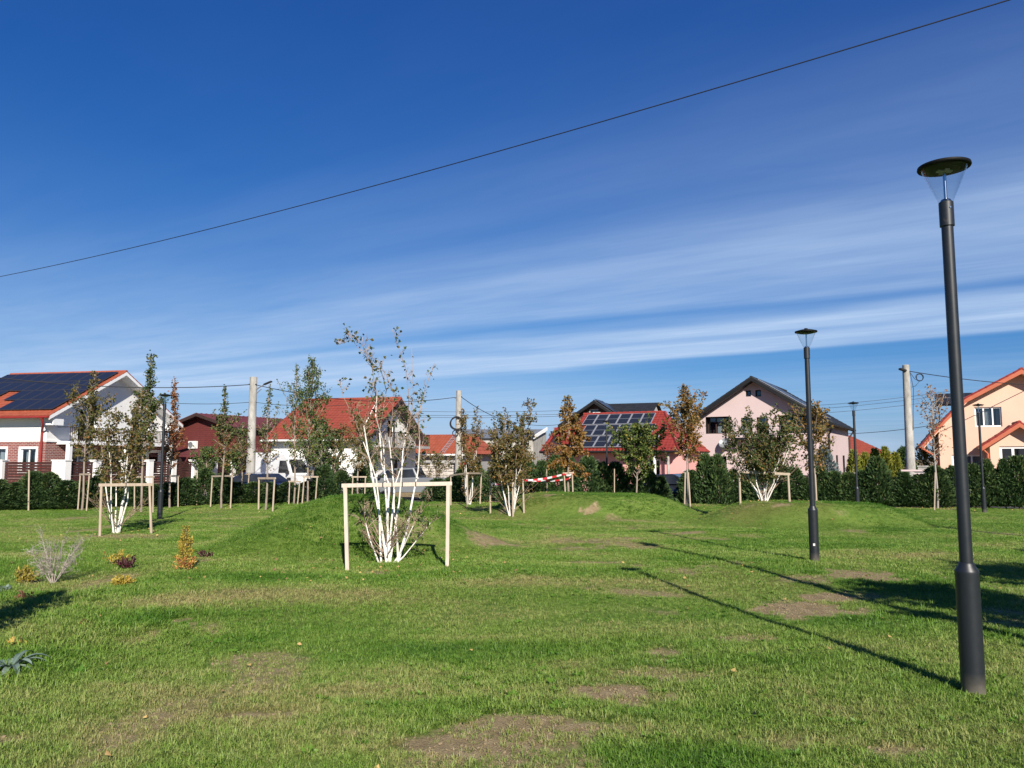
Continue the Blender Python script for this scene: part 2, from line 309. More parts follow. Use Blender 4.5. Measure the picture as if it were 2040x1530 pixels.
L['silver'] = leaf_mat('leaf_silver', [(0,(.10,.15,.12)),(1,(.22,.28,.24))], .15)
# ---------------------------------------------------------------- foliage meshes
def leaves_mesh(name, pos, axis, size, aspect, tint, mat, fold=.25, rng=RNG):
    """diamond leaves: pos (n,3) stalk end, axis (n,3) direction of the tip"""
    n = len(pos); ax = axis/np.linalg.norm(axis, axis=1, keepdims=True)
    r = rng.normal(size=(n,3)); s = np.cross(ax, r); s /= np.linalg.norm(s, axis=1, keepdims=True); nn = np.cross(s, ax)
    L_ = np.asarray(size).reshape(-1,1)*np.ones((n,1)); wv = L_*aspect
    v = np.stack([pos, pos+ax*L_*.45+s*wv*.5+nn*wv*fold, pos+ax*L_, pos+ax*L_*.45-s*wv*.5+nn*wv*fold], 1).reshape(-1,3)
    f = np.array([[0,1,2],[0,2,3]])[None]+4*np.arange(n)[:,None,None]; f = f.reshape(-1,3)
    return tri_mesh(name, v, f, np.repeat(np.clip(tint,0,1), 2), mat)
def tri_mesh(name, v, f, tint, mat):
    me = bpy.data.meshes.new(name); me.vertices.add(len(v)); me.vertices.foreach_set('co', v.astype(np.float32).ravel())
    me.loops.add(f.size); me.loops.foreach_set('vertex_index', f.astype(np.int32).ravel())
    me.polygons.add(len(f)); me.polygons.foreach_set('loop_start', np.arange(0, f.size, 3, dtype=np.int32))
    a = me.attributes.new('tint', 'FLOAT', 'FACE'); a.data.foreach_set('value', tint.astype(np.float32))
    me.materials.append(mat); me.update(calc_edges=True); me.validate(); return me
# ---------------------------------------------------------------- ground
_lat = RNG.random((257, 257))
def vnoise(x, y):
    xi = np.floor(x).astype(int); yi = np.floor(y).astype(int); fx = x-xi; fy = y-yi; fx = fx*fx*(3-2*fx); fy = fy*fy*(3-2*fy)
    g = lambda i, j: _lat[i % 257, j % 257]
    return (g(xi,yi)*(1-fx)+g(xi+1,yi)*fx)*(1-fy)+(g(xi,yi+1)*(1-fx)+g(xi+1,yi+1)*fx)*fy
def fbm(x, y, o=4):
    v = 0; a = .5; t_ = 0
    for i in range(o): v = v+a*vnoise(x*2**i+17.3*i, y*2**i+5.1*i); t_ += a; a *= .55
    return v/t_
# bare soil: px, py, radius along x (m), radius along y (m), strength
PATCH = [(1590,1216,.50,.45,1.15),(1655,1190,.40,.28,.9),(1225,1378,.38,.24,1.0),(1310,1395,.3,.16,.6),(1328,1300,.16,.12,.75),(1345,1345,.5,.2,.55),(1290,1342,.3,.16,.6),(1475,1275,.4,.2,.6),(1310,1218,.25,.25,.5),
 (1080,1440,.35,.16,.75),(1000,1462,.35,.14,.7),(925,1490,.3,.13,.8),(1180,1452,.4,.14,.5),(1735,1146,.5,.5,.8),(1690,1150,.3,.25,.5),(970,1072,.6,.7,.65),(1140,1070,.5,.8,.5),(1365,1062,.6,.7,.75),(1500,1068,.4,.6,.5),
 (35,1475,.30,.16,.9),(100,1455,.22,.10,.6),(540,1425,.28,.1,.6),(620,1385,.3,.12,.4),(740,1142,.35,.3,.6),(1190,1013,.5,.35,.7),(1255,1000,.4,.2,.35),(1560,1006,.35,.22,.6),(1490,1009,.3,.2,.45),(1680,1022,.4,.3,.4),(700,1040,.7,.3,.3),(820,1062,.6,.4,.4),
 (1980,1170,.5,1.0,.5),(1990,1240,.4,.5,.5),(1820,1150,.25,.3,.4),(1560,1480,.3,.1,.5),(1800,1500,.2,.08,.6),(690,1460,.25,.08,.5),(1100,985,.5,.3,.6)]
_pts = []
def patch_world():
    for px, py, rx, ry, s in PATCH:
        d = ray(px, py); t_ = (CAM_Z+.05)/max(1e-3, -d.z); p = hit(px, py); _pts.append((p.x, p.y, rx, ry, s))
patch_world()
# dry reddish turf
DRY = [(620,1185,2.2,.9,.9),(420,1200,1.6,.7,.7),(250,1290,.9,.5,.8),(350,1200,1.2,.6,.6),(150,1240,.8,.6,.6),(520,1420,.9,.3,.8),(300,1380,.6,.3,.5),(760,1380,.6,.3,.5),(1150,1330,.6,.4,.5),(1400,1180,1,.8,.4),(1800,1100,1.5,1.5,.4),(120,1480,.5,.2,.7),(700,1490,.6,.2,.6),(1700,1420,.5,.3,.4)]
_dry = []
for px, py, rx, ry, s in DRY:
    p = hit(px, py); _dry.append((p.x, p.y, rx, ry, s))
def masks(x, y):
    nz = .62*fbm(x*1.7+3, y*1.7+9)+.38*fbm(x*6.5+31, y*6.5+19); n2 = fbm(x*.35+40, y*.35+80); bare = np.zeros_like(x); dry = np.clip((n2-.56)*3, 0, .55)
    for cx, cy, rx, ry, s in _pts:
        d = np.sqrt(((x-cx)/rx)**2+((y-cy)/ry)**2); bare = np.maximum(bare, s*(1-sstep(.45, 1.5, d+(nz-.5)*3.8)))
    for cx, cy, rx, ry, s in _dry:
        d = np.sqrt(((x-cx)/rx)**2+((y-cy)/ry)**2); dry = np.maximum(dry, s*(1-sstep(.2, 1.4, d+(nz-.5)*1.4)))
    rx_ = y-np.interp(x, ROADX, ROADY); bare = np.maximum(bare, sstep(-4.2, -3.4, rx_+(nz-.5)*1.2)*.95)
    bare = np.maximum(bare, np.clip((fbm(x*.9+11, y*.9+70)-.62)*5, 0, .55))
    return np.clip(bare, 0, 1), np.clip(dry, 0, 1)
def axis(lo, hi, step, far, k=1.35):
    a = list(np.arange(lo, hi+1e-6, step)); d = step; x = a[-1]
    while x < far[1]: d *= k; x += d; a.append(x)
    d = step; x = a[0]
    while x > far[0]: d *= k; x -= d; a.insert(0, x)
    return np.array(a)
gxs = axis(-24, 24, .17, (-2600, 2600)); gys = axis(1.5, 41, .17, (-900, 3200))
X, Y = np.meshgrid(gxs, gys); Z = ground(X, Y); nx_, ny_ = len(gxs), len(gys)
v = np.stack([X, Y, Z], -1).reshape(-1, 3); i = np.arange(nx_*ny_).reshape(ny_, nx_)
f = np.stack([i[:-1,:-1], i[:-1,1:], i[1:,1:], i[1:,:-1]], -1).reshape(-1, 4)
me = bpy.data.meshes.new('lawn'); me.vertices.add(len(v)); me.vertices.foreach_set('co', v.astype(np.float32).ravel()); me.loops.add(f.size); me.loops.foreach_set('vertex_index', f.astype(np.int32).ravel())
me.polygons.add(len(f)); me.polygons.foreach_set('loop_start', np.arange(0, f.size, 4, dtype=np.int32)); me.polygons.foreach_set('use_smooth', [True]*len(f))
bare, dry = masks(X.ravel(), Y.ravel())
for nm, arr in (('bare', bare), ('dry', dry)):
    a = me.attributes.new(nm, 'FLOAT', 'POINT'); a.data.foreach_set('value', arr.astype(np.float32))
me.update(calc_edges=True)
m, t, b = new_mat('turf'); geo = N(t, 'ShaderNodeNewGeometry'); pos = geo.outputs['Position']
ab = N(t, 'ShaderNodeAttribute', attribute_name='bare'); ad = N(t, 'ShaderNodeAttribute', attribute_name='dry')
g1 = noise(t, .9, 6, .65, vec=pos); g2 = noise(t, 9, 6, .7, vec=pos, stretch=(1,.6,1)); g3 = noise(t, 70, 3, .7, vec=pos)
gc = ramp(t, math_node(t,'ADD', math_node(t,'MULTIPLY',g1,.45), math_node(t,'ADD', math_node(t,'MULTIPLY',g2,.35), math_node(t,'MULTIPLY',g3,.2))), [(.34,(.05,.10,.015)),(.48,(.10,.165,.028)),(.60,(.155,.215,.045)),(.72,(.23,.25,.075))])
dc = ramp(t, g2, [(.3,(.11,.085,.03)),(.7,(.19,.15,.06))]); sc_ = ramp(t, math_node(t,'ADD',math_node(t,'MULTIPLY',g2,.6),math_node(t,'MULTIPLY',g3,.4)), [(.30,(.15,.11,.058)),(.52,(.26,.20,.11)),(.70,(.40,.33,.205))])
c1 = N(t,'ShaderNodeMix',data_type='RGBA'); t.links.new(math_node(t,'MULTIPLY',ad.outputs['Fac'],.8), c1.inputs[0]); t.links.new(gc, c1.inputs[6]); t.links.new(dc, c1.inputs[7])
bf = N(t,'ShaderNodeMapRange', inp={'From Min': .30, 'From Max': .62}); t.links.new(math_node(t,'ADD', ab.outputs['Fac'], math_node(t,'MULTIPLY',math_node(t,'SUBTRACT',g2,.5),.5)), bf.inputs[0])
c2 = N(t,'ShaderNodeMix',data_type='RGBA'); t.links.new(bf.outputs[0], c2.inputs[0]); t.links.new(c1.outputs[2], c2.inputs[6]); t.links.new(sc_, c2.inputs[7]); t.links.new(c2.outputs[2], b.inputs['Base Color'])
b.inputs['Roughness'].default_value = .95; b.inputs['Specular IOR Level'].default_value = .1; bump(t, b, math_node(t,'ADD',g2,math_node(t,'MULTIPLY',g3,.8)), .7, .04)
me.materials.append(m); tag(link('lawn', me), 'wide mown park lawn with low mounds and bare soil patches', 'lawn', kind='structure')
# roads behind the hedge
def strip(name, pts, half, dz, mat, label):
    mb = MB(); P_ = [Vector((*p, 0)) for p in pts]; L_ = []
    for i_, p in enumerate(P_):
        d = (P_[min(i_+1, len(P_)-1)]-P_[max(i_-1, 0)]).normalized(); r = Vector((d.y, -d.x, 0))
        for sgn in (-1, 1): q = p+r*half*sgn; L_.append((q.x, q.y, -.5+dz))
    mb.add(L_, [(2*i_, 2*i_+1, 2*i_+3, 2*i_+2) for i_ in range(len(P_)-1)]); return tag(mb.build(name, mat), label, 'road', kind='structure')
xs_ = np.linspace(-90, 60, 60)
strip('road', [(x, np.interp(x, ROADX, ROADY)+.6) for x in xs_], 2.9, .012, M['asphalt'], 'asphalt street running behind the park hedge')
strip('side_street', [(-19.5, 43.2), (-17.5, 52), (-14.5, 66), (-11, 85)], 3.0, .016, M['paving'], 'pale side street beside the slatted fence')
mb = MB()
for x0, x1 in zip(xs_[:-1], xs_[1:]):
    y0, y1 = np.interp(x0, ROADX, ROADY)-2.45, np.interp(x1, ROADX, ROADY)-2.45
    mb.add([(x0,y0,-.55),(x1,y1,-.55),(x1,y1+.15,-.55),(x0,y0+.15,-.55),(x0,y0,-.38),(x1,y1,-.38),(x1,y1+.15,-.38),(x0,y0+.15,-.38)], [(4,5,6,7),(0,1,5,4),(2,3,7,6)])
tag(mb.build('kerb', M['concrete']), 'concrete kerb along the street behind the hedge', 'kerb', kind='structure')
# ---------------------------------------------------------------- grass: countless blades, one object
def tuft(name, nb, hgt, spread, lean, wd, mat, rng):
    vs_, fs_, tn = [], [], []
    for k in range(nb):
        a = rng.random()*6.28; r = spread*math.sqrt(rng.random()); bx, by = r*math.cos(a), r*math.sin(a); h = hgt*(.55+.6*rng.random())
        da = a+rng.normal()*.9; ln = lean*h*(.3+rng.random()*1.1); dx, dy = math.cos(da), math.sin(da); sxn, syn = -dy, dx; w2 = wd*(.7+.6*rng.random())/2; k0 = len(vs_)
        mx, my, mz = bx+dx*ln*.35, by+dy*ln*.35, h*.6
        vs_ += [(bx-sxn*w2, by-syn*w2, -.01), (bx+sxn*w2, by+syn*w2, -.01), (mx-sxn*w2*.8, my-syn*w2*.8, mz), (mx+sxn*w2*.8, my+syn*w2*.8, mz), (bx+dx*ln, by+dy*ln, h*(1-.25*min(1,ln/h)))]
        fs_ += [(k0,k0+1,k0+3),(k0,k0+3,k0+2),(k0+2,k0+3,k0+4)]; tn += [rng.random()]*3
    return tri_mesh(name, np.array(vs_), np.array(fs_), np.array(tn), mat)
m, t, b = new_mat('grass_blade'); o_ = t.nodes['Material Output']
ai = N(t, 'ShaderNodeAttribute', attribute_name='tone', attribute_type='INSTANCER'); af = N(t, 'ShaderNodeAttribute', attribute_name='tint')
gp = N(t, 'ShaderNodeNewGeometry').outputs['Position']; gn = noise(t, .8, 5, .65, vec=gp)
fac = math_node(t,'ADD', math_node(t,'MULTIPLY',ai.outputs['Fac'],.62), math_node(t,'ADD', math_node(t,'MULTIPLY',af.outputs['Fac'],.16), math_node(t,'MULTIPLY',gn,.24)))
gcol = ramp(t, fac, [(.06,(.040,.112,.010)),(.26,(.085,.190,.020)),(.46,(.165,.278,.040)),(.66,(.27,.335,.085)),(.90,(.39,.31,.15))])
t.links.new(gcol, b.inputs['Base Color']); b.inputs['Roughness'].default_value=.5; b.inputs['Specular IOR Level'].default_value=.3
tr = N(t,'ShaderNodeBsdfTranslucent'); t.links.new(gcol, tr.inputs[0]); mx = N(t,'ShaderNodeMixShader',inp={0:.35}); t.links.new(b.outputs[0], mx.inputs[1]); t.links.new(tr.outputs[0], mx.inputs[2]); t.links.new(mx.outputs[0], o_.inputs[0])
M['grass'] = m
tuft_col = bpy.data.collections.new('grass_tufts')
for k, (nb, hg, sp, ln, wd) in enumerate([(14,.036,.04,1.0,.0042),(16,.044,.045,1.1,.0045),(12,.030,.04,1.4,.0042),(12,.055,.035,.9,.0048),(22,.036,.11,1.2,.007),(24,.044,.13,1.1,.008)]):
    tuft_col.objects.link(bpy.data.objects.new('grass_tuft_%d' % k, tuft('grass_tuft', nb, hg, sp, ln, wd, M['grass'], RNG)))
def weed(name, nl, r, mat, rng):
    a = rng.random(nl)*6.28; el = rng.uniform(.1,.7,nl); ax = np.stack([np.cos(a)*np.cos(el), np.sin(a)*np.cos(el), np.sin(el)], -1); return leaves_mesh(name, ax*.012+np.array([0,0,.004]), ax, r*rng.uniform(.6,1.2,nl), .42, rng.random(nl)*.3, mat, .15, rng)
for k in (6, 7): tuft_col.objects.link(bpy.data.objects.new('grass_tuft_%d' % k, weed('weed', 12+2*k, .05, M['grass'], RNG)))
def grass_points():
    out = []
    for y0, y1, dens in [(2.2,4,900),(4,6,1500),(6,8,1000),(8,11,600),(11,15,380),(15,20,240),(20,26,150),(26,36,90)]:
        hw = .74*y1+2.0; n = int(2*hw*(y1-y0)*dens); x = RNG.uniform(-hw, hw, n); y = RNG.uniform(y0, y1, n); out.append((x, y))
    x = np.concatenate([o[0] for o in out]); y = np.concatenate([o[1] for o in out])
    bare_, dry_ = masks(x, y); s = y-np.interp(x, ROADX, ROADY)
    keep = (RNG.random(len(x)) > np.clip(bare_*1.45-.25, 0, .94)) & (s < -3.6); return x[keep], y[keep], bare_[keep], dry_[keep]
gx_, gy_, gb, gd = grass_points(); n = len(gx_)
far = sstep(9, 16, gy_); clump = fbm(gx_*1.1+5, gy_*1.1+60); lush = fbm(gx_*.5+90, gy_*.6+33, 3)
mnd_shade = np.clip((ground(gx_,gy_)+.2*sstep(9,27,gy_)-.12)*2.5,0,1)*(gy_ < 32)  # mound grass darkened: lusher turf, plus slope shading put into the blade colour
mow = np.sin((gx_*.35+gy_*.94)*2.4+3*fbm(gx_*.2, gy_*.2))*.5+.5
streak = fbm(gx_*.30+7, gy_*1.3+2, 4)
tone = np.clip(.46+.95*(streak-.5)+.55*(clump-.5)+.55*(.5-lush)-.46*mnd_shade+.12*(mow-.5)+.36*gd+.50*gb+RNG.normal(0,.11,n), 0, 1)
scl = (.50+.62*lush)*(1-.45*gb)*(1-.2*gd)*RNG.uniform(.6,1.35,n)*(1-.18*far)
leftbed = sstep(-2.6,-4.2,gx_)*sstep(11,9,gy_); scl *= 1+.7*leftbed*lush
idx = np.where(RNG.random(n) < far, RNG.integers(4,6,n), RNG.integers(0,4,n)); wd_ = (RNG.random(n) < .014*sstep(.50,.64,fbm(gx_*.8+51, gy_*.8+13))) & (gy_ < 14); idx = np.where(wd_, RNG.integers(6,8,n), idx); tone = np.where(wd_, tone*.45, tone)
rot = np.stack([RNG.normal(0,.15,n), RNG.normal(0,.15,n), RNG.uniform(0,6.28,n)], -1)
me = bpy.data.meshes.new('grass'); me.vertices.add(n); me.vertices.foreach_set('co', np.stack([gx_, gy_, ground(gx_, gy_)], -1).astype(np.float32).ravel())
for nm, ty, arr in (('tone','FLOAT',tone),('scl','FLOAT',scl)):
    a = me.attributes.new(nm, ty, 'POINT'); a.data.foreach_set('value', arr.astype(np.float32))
a = me.attributes.new('idx','INT','POINT'); a.data.foreach_set('value', idx.astype(np.int32)); a = me.attributes.new('rot','FLOAT_VECTOR','POINT'); a.data.foreach_set('vector', rot.astype(np.float32).ravel())
go = link('grass', me); me.materials.append(M['grass'])
ng = bpy.data.node_groups.new('grass_scatter', 'GeometryNodeTree'); ng.interface.new_socket('Geometry', in_out='INPUT', socket_type='NodeSocketGeometry'); ng.interface.new_socket('Geometry', in_out='OUTPUT', socket_type='NodeSocketGeometry')
gi = N(ng,'NodeGroupInput'); gout = N(ng,'NodeGroupOutput'); ip = N(ng,'GeometryNodeInstanceOnPoints'); ci = N(ng,'GeometryNodeCollectionInfo'); ci.inputs[0].default_value = tuft_col; ci.inputs['Separate Children'].default_value = True; ci.inputs['Reset Children'].default_value = True
ip.inputs['Pick Instance'].default_value = True
def named(nm, ty): k = N(ng,'GeometryNodeInputNamedAttribute', data_type=ty); k.inputs[0].default_value = nm; return k.outputs[0]
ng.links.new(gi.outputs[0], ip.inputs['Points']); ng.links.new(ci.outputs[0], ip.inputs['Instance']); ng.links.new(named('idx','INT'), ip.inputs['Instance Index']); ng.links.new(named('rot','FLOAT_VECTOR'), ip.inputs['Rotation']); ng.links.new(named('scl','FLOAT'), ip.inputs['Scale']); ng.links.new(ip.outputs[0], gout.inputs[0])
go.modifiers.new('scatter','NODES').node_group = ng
# fallen leaves and crumbs of soil lying on the lawn, countless as well
def litter(name, label, cat, x, y, sc, objs):
    col = bpy.data.collections.new(name+'_pieces')
    for o in objs: col.objects.link(o)
    n_ = len(x); me = bpy.data.meshes.new(name); me.vertices.add(n_); me.vertices.foreach_set('co', np.stack([x, y, ground(x, y)+.004], -1).astype(np.float32).ravel())
    for nm, ty, arr in (('tone','FLOAT',RNG.random(n_)),('scl','FLOAT',sc)): a = me.attributes.new(nm, ty, 'POINT'); a.data.foreach_set('value', arr.astype(np.float32))
    a = me.attributes.new('idx','INT','POINT'); a.data.foreach_set('value', RNG.integers(0,len(objs),n_).astype(np.int32)); a = me.attributes.new('rot','FLOAT_VECTOR','POINT'); a.data.foreach_set('vector', np.stack([RNG.normal(0,.35,n_), RNG.normal(0,.35,n_), RNG.uniform(0,6.28,n_)], -1).astype(np.float32).ravel())
    o = link(name, me); g2_ = ng.copy()
    for nd in g2_.nodes:
        if nd.bl_idname == 'GeometryNodeCollectionInfo': nd.inputs[0].default_value = col
    o.modifiers.new('scatter','NODES').node_group = g2_; return tag(o, label, cat, kind='stuff')
tag(go, 'short green grass blades covering the park lawn', 'grass', kind='stuff')
print('grass tufts', n)
# ---------------------------------------------------------------- buildings
GZ = -.5
def tile_quad(mb, A, B, C, D, course=.36, wave=.26, amp=.022, step=.03, mi=0):
    """stepped, waved tile courses on the slope A(eave left) B(eave right) C(ridge right) D(ridge left)"""
    A, B, C, D = map(Vector, (A, B, C, D)); e = (B-A).normalized(); nrm = e.cross(((D+C)/2-(A+B)/2)).normalized(); 
    if nrm.z < 0: nrm = -nrm
    Ls = ((D+C)/2-(A+B)/2).length; nr = max(2, int(Ls/course)); per = 4
    lo = min((A-A).dot(e), (D-A).dot(e)); hi = max((B-A).dot(e), (C-A).dot(e)); 
    for r in range(nr):
        rows = []
        for f_, lift in ((r/nr, step), ((r+1)/nr, 0.0)):
            l = A.lerp(D, f_); rr = B.lerp(C, f_); nseg = max(1, int((rr-l).length/wave*per)); rows.append((l, rr, lift))
        nseg = max(2, int((rows[0][1]-rows[0][0]).length/wave*per)); k = len(mb.v)
        for l, rr, lift in rows:
            for i_ in range(nseg+1):
                p = l.lerp(rr, i_/nseg); ph = (p-A).dot(e)/wave*2*math.pi; mb.v.append(tuple(p+nrm*(lift+amp*abs(math.sin(ph/2)))))
        l, rr, lift = rows[0]
        for i_ in range(nseg+1):
            p = l.lerp(rr, i_/nseg); mb.v.append(tuple(p+nrm*(-.004)))
        n1 = nseg+1
        for i_ in range(nseg):
            mb.f.append((k+i_, k+i_+1, k+n1+i_+1, k+n1+i_)); mb.f.append((k+2*n1+i_, k+2*n1+i_+1, k+i_+1, k+i_)); mb.m += [mi, mi]
def seam_quad(mb, A, B, C, D, gap=.5, mi=0):
    A, B, C, D = map(Vector, (A, B, C, D)); mb.add([A,B,C,D], [(0,1,2,3)], mi); n_ = max(2, int((B-A).length/gap)); nrm = (B-A).cross(D-A).normalized(); nrm = nrm if nrm.z > 0 else -nrm
    for i_ in range(n_+1): mb.beam(A.lerp(B, i_/n_)+nrm*.02, D.lerp(C, i_/n_)+nrm*.02, .03, .04, mi, up=nrm)
def slab(mb, A, B, C, D, th, mi=0):
    q = [Vector(p) for p in (A,B,C,D)]; nrm = (q[1]-q[0]).cross(q[3]-q[0]).normalized(); nrm = nrm if nrm.z > 0 else -nrm
    vs_ = [p-nrm*.012 for p in q]+[p-nrm*th for p in q]; mb.add(vs_, [(0,1,2,3),(7,6,5,4),(0,4,5,1),(1,5,6,2),(2,6,7,3),(3,7,4,0)], mi)
class House:
    """local frame: x along u (left to right seen from outside the front), y inward, z up from the world zero"""
    def __init__(s, name, label, cat, O, u):
        s.O = Vector((O[0], O[1], 0)); s.u = Vector((u[0], u[1], 0)).normalized(); s.v = Vector((-s.u.y, s.u.x, 0))
        s.e = tag(empty(name, s.O, math.atan2(s.u.y, s.u.x)), label, cat); s.e.location.z = 0
    def loc(s, p): d = Vector(p)-s.O; return Vector((d.dot(s.u), d.dot(s.v), p[2]))
    def wall(s, p0, p1, top, mats, holes=(), z0=GZ, depth=.14, win=None, split=None, name='wall'):
        """wall from local p0 to p1 (outside on the right hand: facing d x up), top = [(t, z)...]; holes as pixel boxes or ('t', t0, t1, z0, z1) with options"""
        p0 = Vector((*p0, 0)); p1 = Vector((*p1, 0)); d = (p1-p0).normalized(); Lw = (p1-p0).length; out = Vector((d.y, -d.x, 0))
        ts = [a for a, _ in top]; zs = [c for _, c in top]; H = []
        Wo = s.O+s.u*p0.x+s.v*p0.y; Wd = s.u*d.x+s.v*d.y; Wn = Vector((Wd.y, -Wd.x, 0))
        for h in holes:
            if h['box'][0] == 't': t0, t1, a0, a1 = h['box'][1:]
            else:
                x0, x1, y0, y1 = h['box']; cs = []
                for px, py in ((x0,(y0+y1)/2),(x1,(y0+y1)/2),((x0+x1)/2,y0),((x0+x1)/2,y1)):
                    r = ray(px, py); k = (Wo-Vector((0,0,0))).dot(Wn)/r.dot(Wn); q = Vector((0,0,CAM_Z))+r*k; cs.append(((q-Wo).dot(Wd), q.z))
                t0, t1, a1, a0 = cs[0][0], cs[1][0], cs[2][1], cs[3][1]
            t0, t1 = max(.05, min(t0,t1)), min(Lw-.05, max(t0,t1)); H.append((t0, t1, max(a0, z0+.02), a1, h))
        cut = sorted(set([0, Lw]+[a for a in ts if 0 < a < Lw]+[a for h in H for a in h[:2]])); mb = MB()
        def P_(t_, z, k=0): q = p0+d*t_-out*k; return (q.x, q.y, z)
        for a, c in zip(cut[:-1], cut[1:]):
            if c-a < 1e-4: continue
            ta, tb = np.interp(a+1e-5, ts, zs), np.interp(c-1e-5, ts, zs); mid = (a+c)/2
            hs = sorted([h for h in H if h[0] <= mid <= h[1]], key=lambda h: h[2]); zl = z0; segs = []
            for h in hs: segs.append((zl, zl, h[2], h[2])); zl = h[3]
            segs.append((zl, zl, ta, tb))
            for l0, l1, h0, h1 in segs:
                pieces = [(l0, l1, h0, h1, 0)]
                if split and l0 < split: 
                    pieces = [(l0, l1, min(h0, split), min(h1, split), 1)] + ([(split, split, h0, h1, 0)] if h0 > split else [])
                for a0, a1, b0, b1, mi in pieces:
                    if max(b0-a0, b1-a1) > 1e-3: mb.add([P_(a,a0),P_(c,a1),P_(c,b1),P_(a,b0)], [(0,1,2,3)], mi)
        for t0, t1, a0, a1, h in H:
            dp = h.get('depth', depth)
            mb.add([P_(t0,a0),P_(t1,a0),P_(t1,a1),P_(t0,a1),P_(t0,a0,dp),P_(t1,a0,dp),P_(t1,a1,dp),P_(t0,a1,dp)], [(0,1,5,4),(1,2,6,5),(2,3,7,6),(3,0,4,7)], h.get('rmat', 0))
            if h.get('back', True): mb.add([P_(t0,a0,dp+.45),P_(t1,a0,dp+.45),P_(t1,a1,dp+.45),P_(t0,a1,dp+.45)], [(0,1,2,3)], len(mats))
        wo_ = mb.build(name, list(mats)+[M['interior']], s.e)
        for t0, t1, a0, a1, h in H:
            if h.get('nowin'): continue
            dp = h.get('depth', depth); fm = h.get('frame', M['trim_white']); fw = h.get('fw', .07); fr = MB()
            def bx(ta, tb, za, zb, k0, k1, dest=None, mi=0):
                dest = dest or fr; vs_ = [P_(ta,za,k0),P_(tb,za,k0),P_(tb,zb,k0),P_(ta,zb,k0),P_(ta,za,k1),P_(tb,za,k1),P_(tb,zb,k1),P_(ta,zb,k1)]
                dest.add(vs_, [(0,1,2,3),(7,6,5,4),(0,4,5,1),(1,5,6,2),(2,6,7,3),(3,7,4,0)], mi)
            k0, k1 = dp-.06, dp; bx(t0,t0+fw,a0,a1,k0,k1); bx(t1-fw,t1,a0,a1,k0,k1); bx(t0+fw,t1-fw,a0,a0+fw,k0,k1); bx(t0+fw,t1-fw,a1-fw,a1,k0,k1)
            nm_ = h.get('n', 2)
            for i_ in range(1, nm_): tm = t0+(t1-t0)*i_/nm_; bx(tm-fw*.5, tm+fw*.5, a0+fw, a1-fw, k0+.004, k1)
            if h.get('bar'): zb_ = a0+(a1-a0)*h['bar']; bx(t0+fw, t1-fw, zb_-.04, zb_+.04, k0+.008, k1)
            wn = fr.build('door' if h.get('door') else 'window', fm, s.e)
            g = MB(); g.add([P_(t0+fw*.5,a0+fw*.5,dp-.02),P_(t1-fw*.5,a0+fw*.5,dp-.02),P_(t1-fw*.5,a1-fw*.5,dp-.02),P_(t0+fw*.5,a1-fw*.5,dp-.02)], [(0,1,2,3)]); g.build('pane', M['window_glass'], wn)
            if h.get('curtain'):
                for ca, cb in h['curtain']:
                    c_ = MB(); n_ = 14; vs_ = []
                    for i_ in range(n_+1):
                        tt = t0+fw+(t1-t0-2*fw)*(ca+(cb-ca)*i_/n_); k = dp+.16+.03*math.sin(i_*2.2); vs_ += [P_(tt, a0+.04, k), P_(tt, a1-.04, k)]
                    c_.add(vs_, [(2*i_,2*i_+2,2*i_+3,2*i_+1) for i_ in range(n_)]); c_.build('curtain', M['curtain'], wn)
            if h.get('sill'): sl_ = MB(); bx(t0-.06,t1+.06,a0-.06,a0-.002,-.08,.05,sl_); sl_.build('sill', h.get('sillmat', fm), wn)
            if h.get('trim'):
                tm_ = MB(); q = .13; bx(t0-q,t0-.002,a0-q,a1+q,-.03,.02,tm_); bx(t1+.002,t1+q,a0-q,a1+q,-.03,.02,tm_); bx(t0,t1,a1+.002,a1+q,-.03,.02,tm_); bx(t0,t1,a0-q,a0-.002,-.05,.02,tm_); tm_.build('surround', M['trim_white'], wn)
        return wo_
    def px(s, px, py, y0):              # pixel on the local plane y = y0 -> local x, z
        Wo = s.O+s.v*y0; Wn = -s.v; r = ray(px, py); k = Wo.dot(Wn)/r.dot(Wn); q = Vector((0,0,CAM_Z))+r*k; return (q-Wo).dot(s.u), q.z
    def part(s, mb, name, mat, parent=None, smooth=False, bevel=0): return mb.build(name, mat, parent or s.e, smooth, bevel)
    def pipe(s, pts, r, mat, name='downpipe'): return s.part(MB().tube(pts, r, 8), name, mat, smooth=True)
def panel_mesh(wd, ht, frame, cells='solar'):
    mb = MB(); mb.box(-wd/2, wd/2, -ht/2, ht/2, -.035, 0, 1); q = .045; mb.add([(-wd/2+q,-ht/2+q,.003),(wd/2-q,-ht/2+q,.003),(wd/2-q,ht/2-q,.003),(-wd/2+q,ht/2-q,.003)], [(0,1,2,3)], 0)
    me = mb.mesh('solar_panel'); me.materials.append(M[cells]); me.materials.append(frame); return me
def solar_panel(me, parent, c, e, up):
    e = Vector(e).normalized(); up = Vector(up).normalized(); n_ = e.cross(up); up = n_.cross(e); o = bpy.data.objects.new('solar_panel', me); COL.objects.link(o); o.parent = parent
    mt = Matrix((e, up, n_)).transposed().to_4x4(); mt.translation = Vector(c)+n_*.15; o.matrix_local = mt; return o
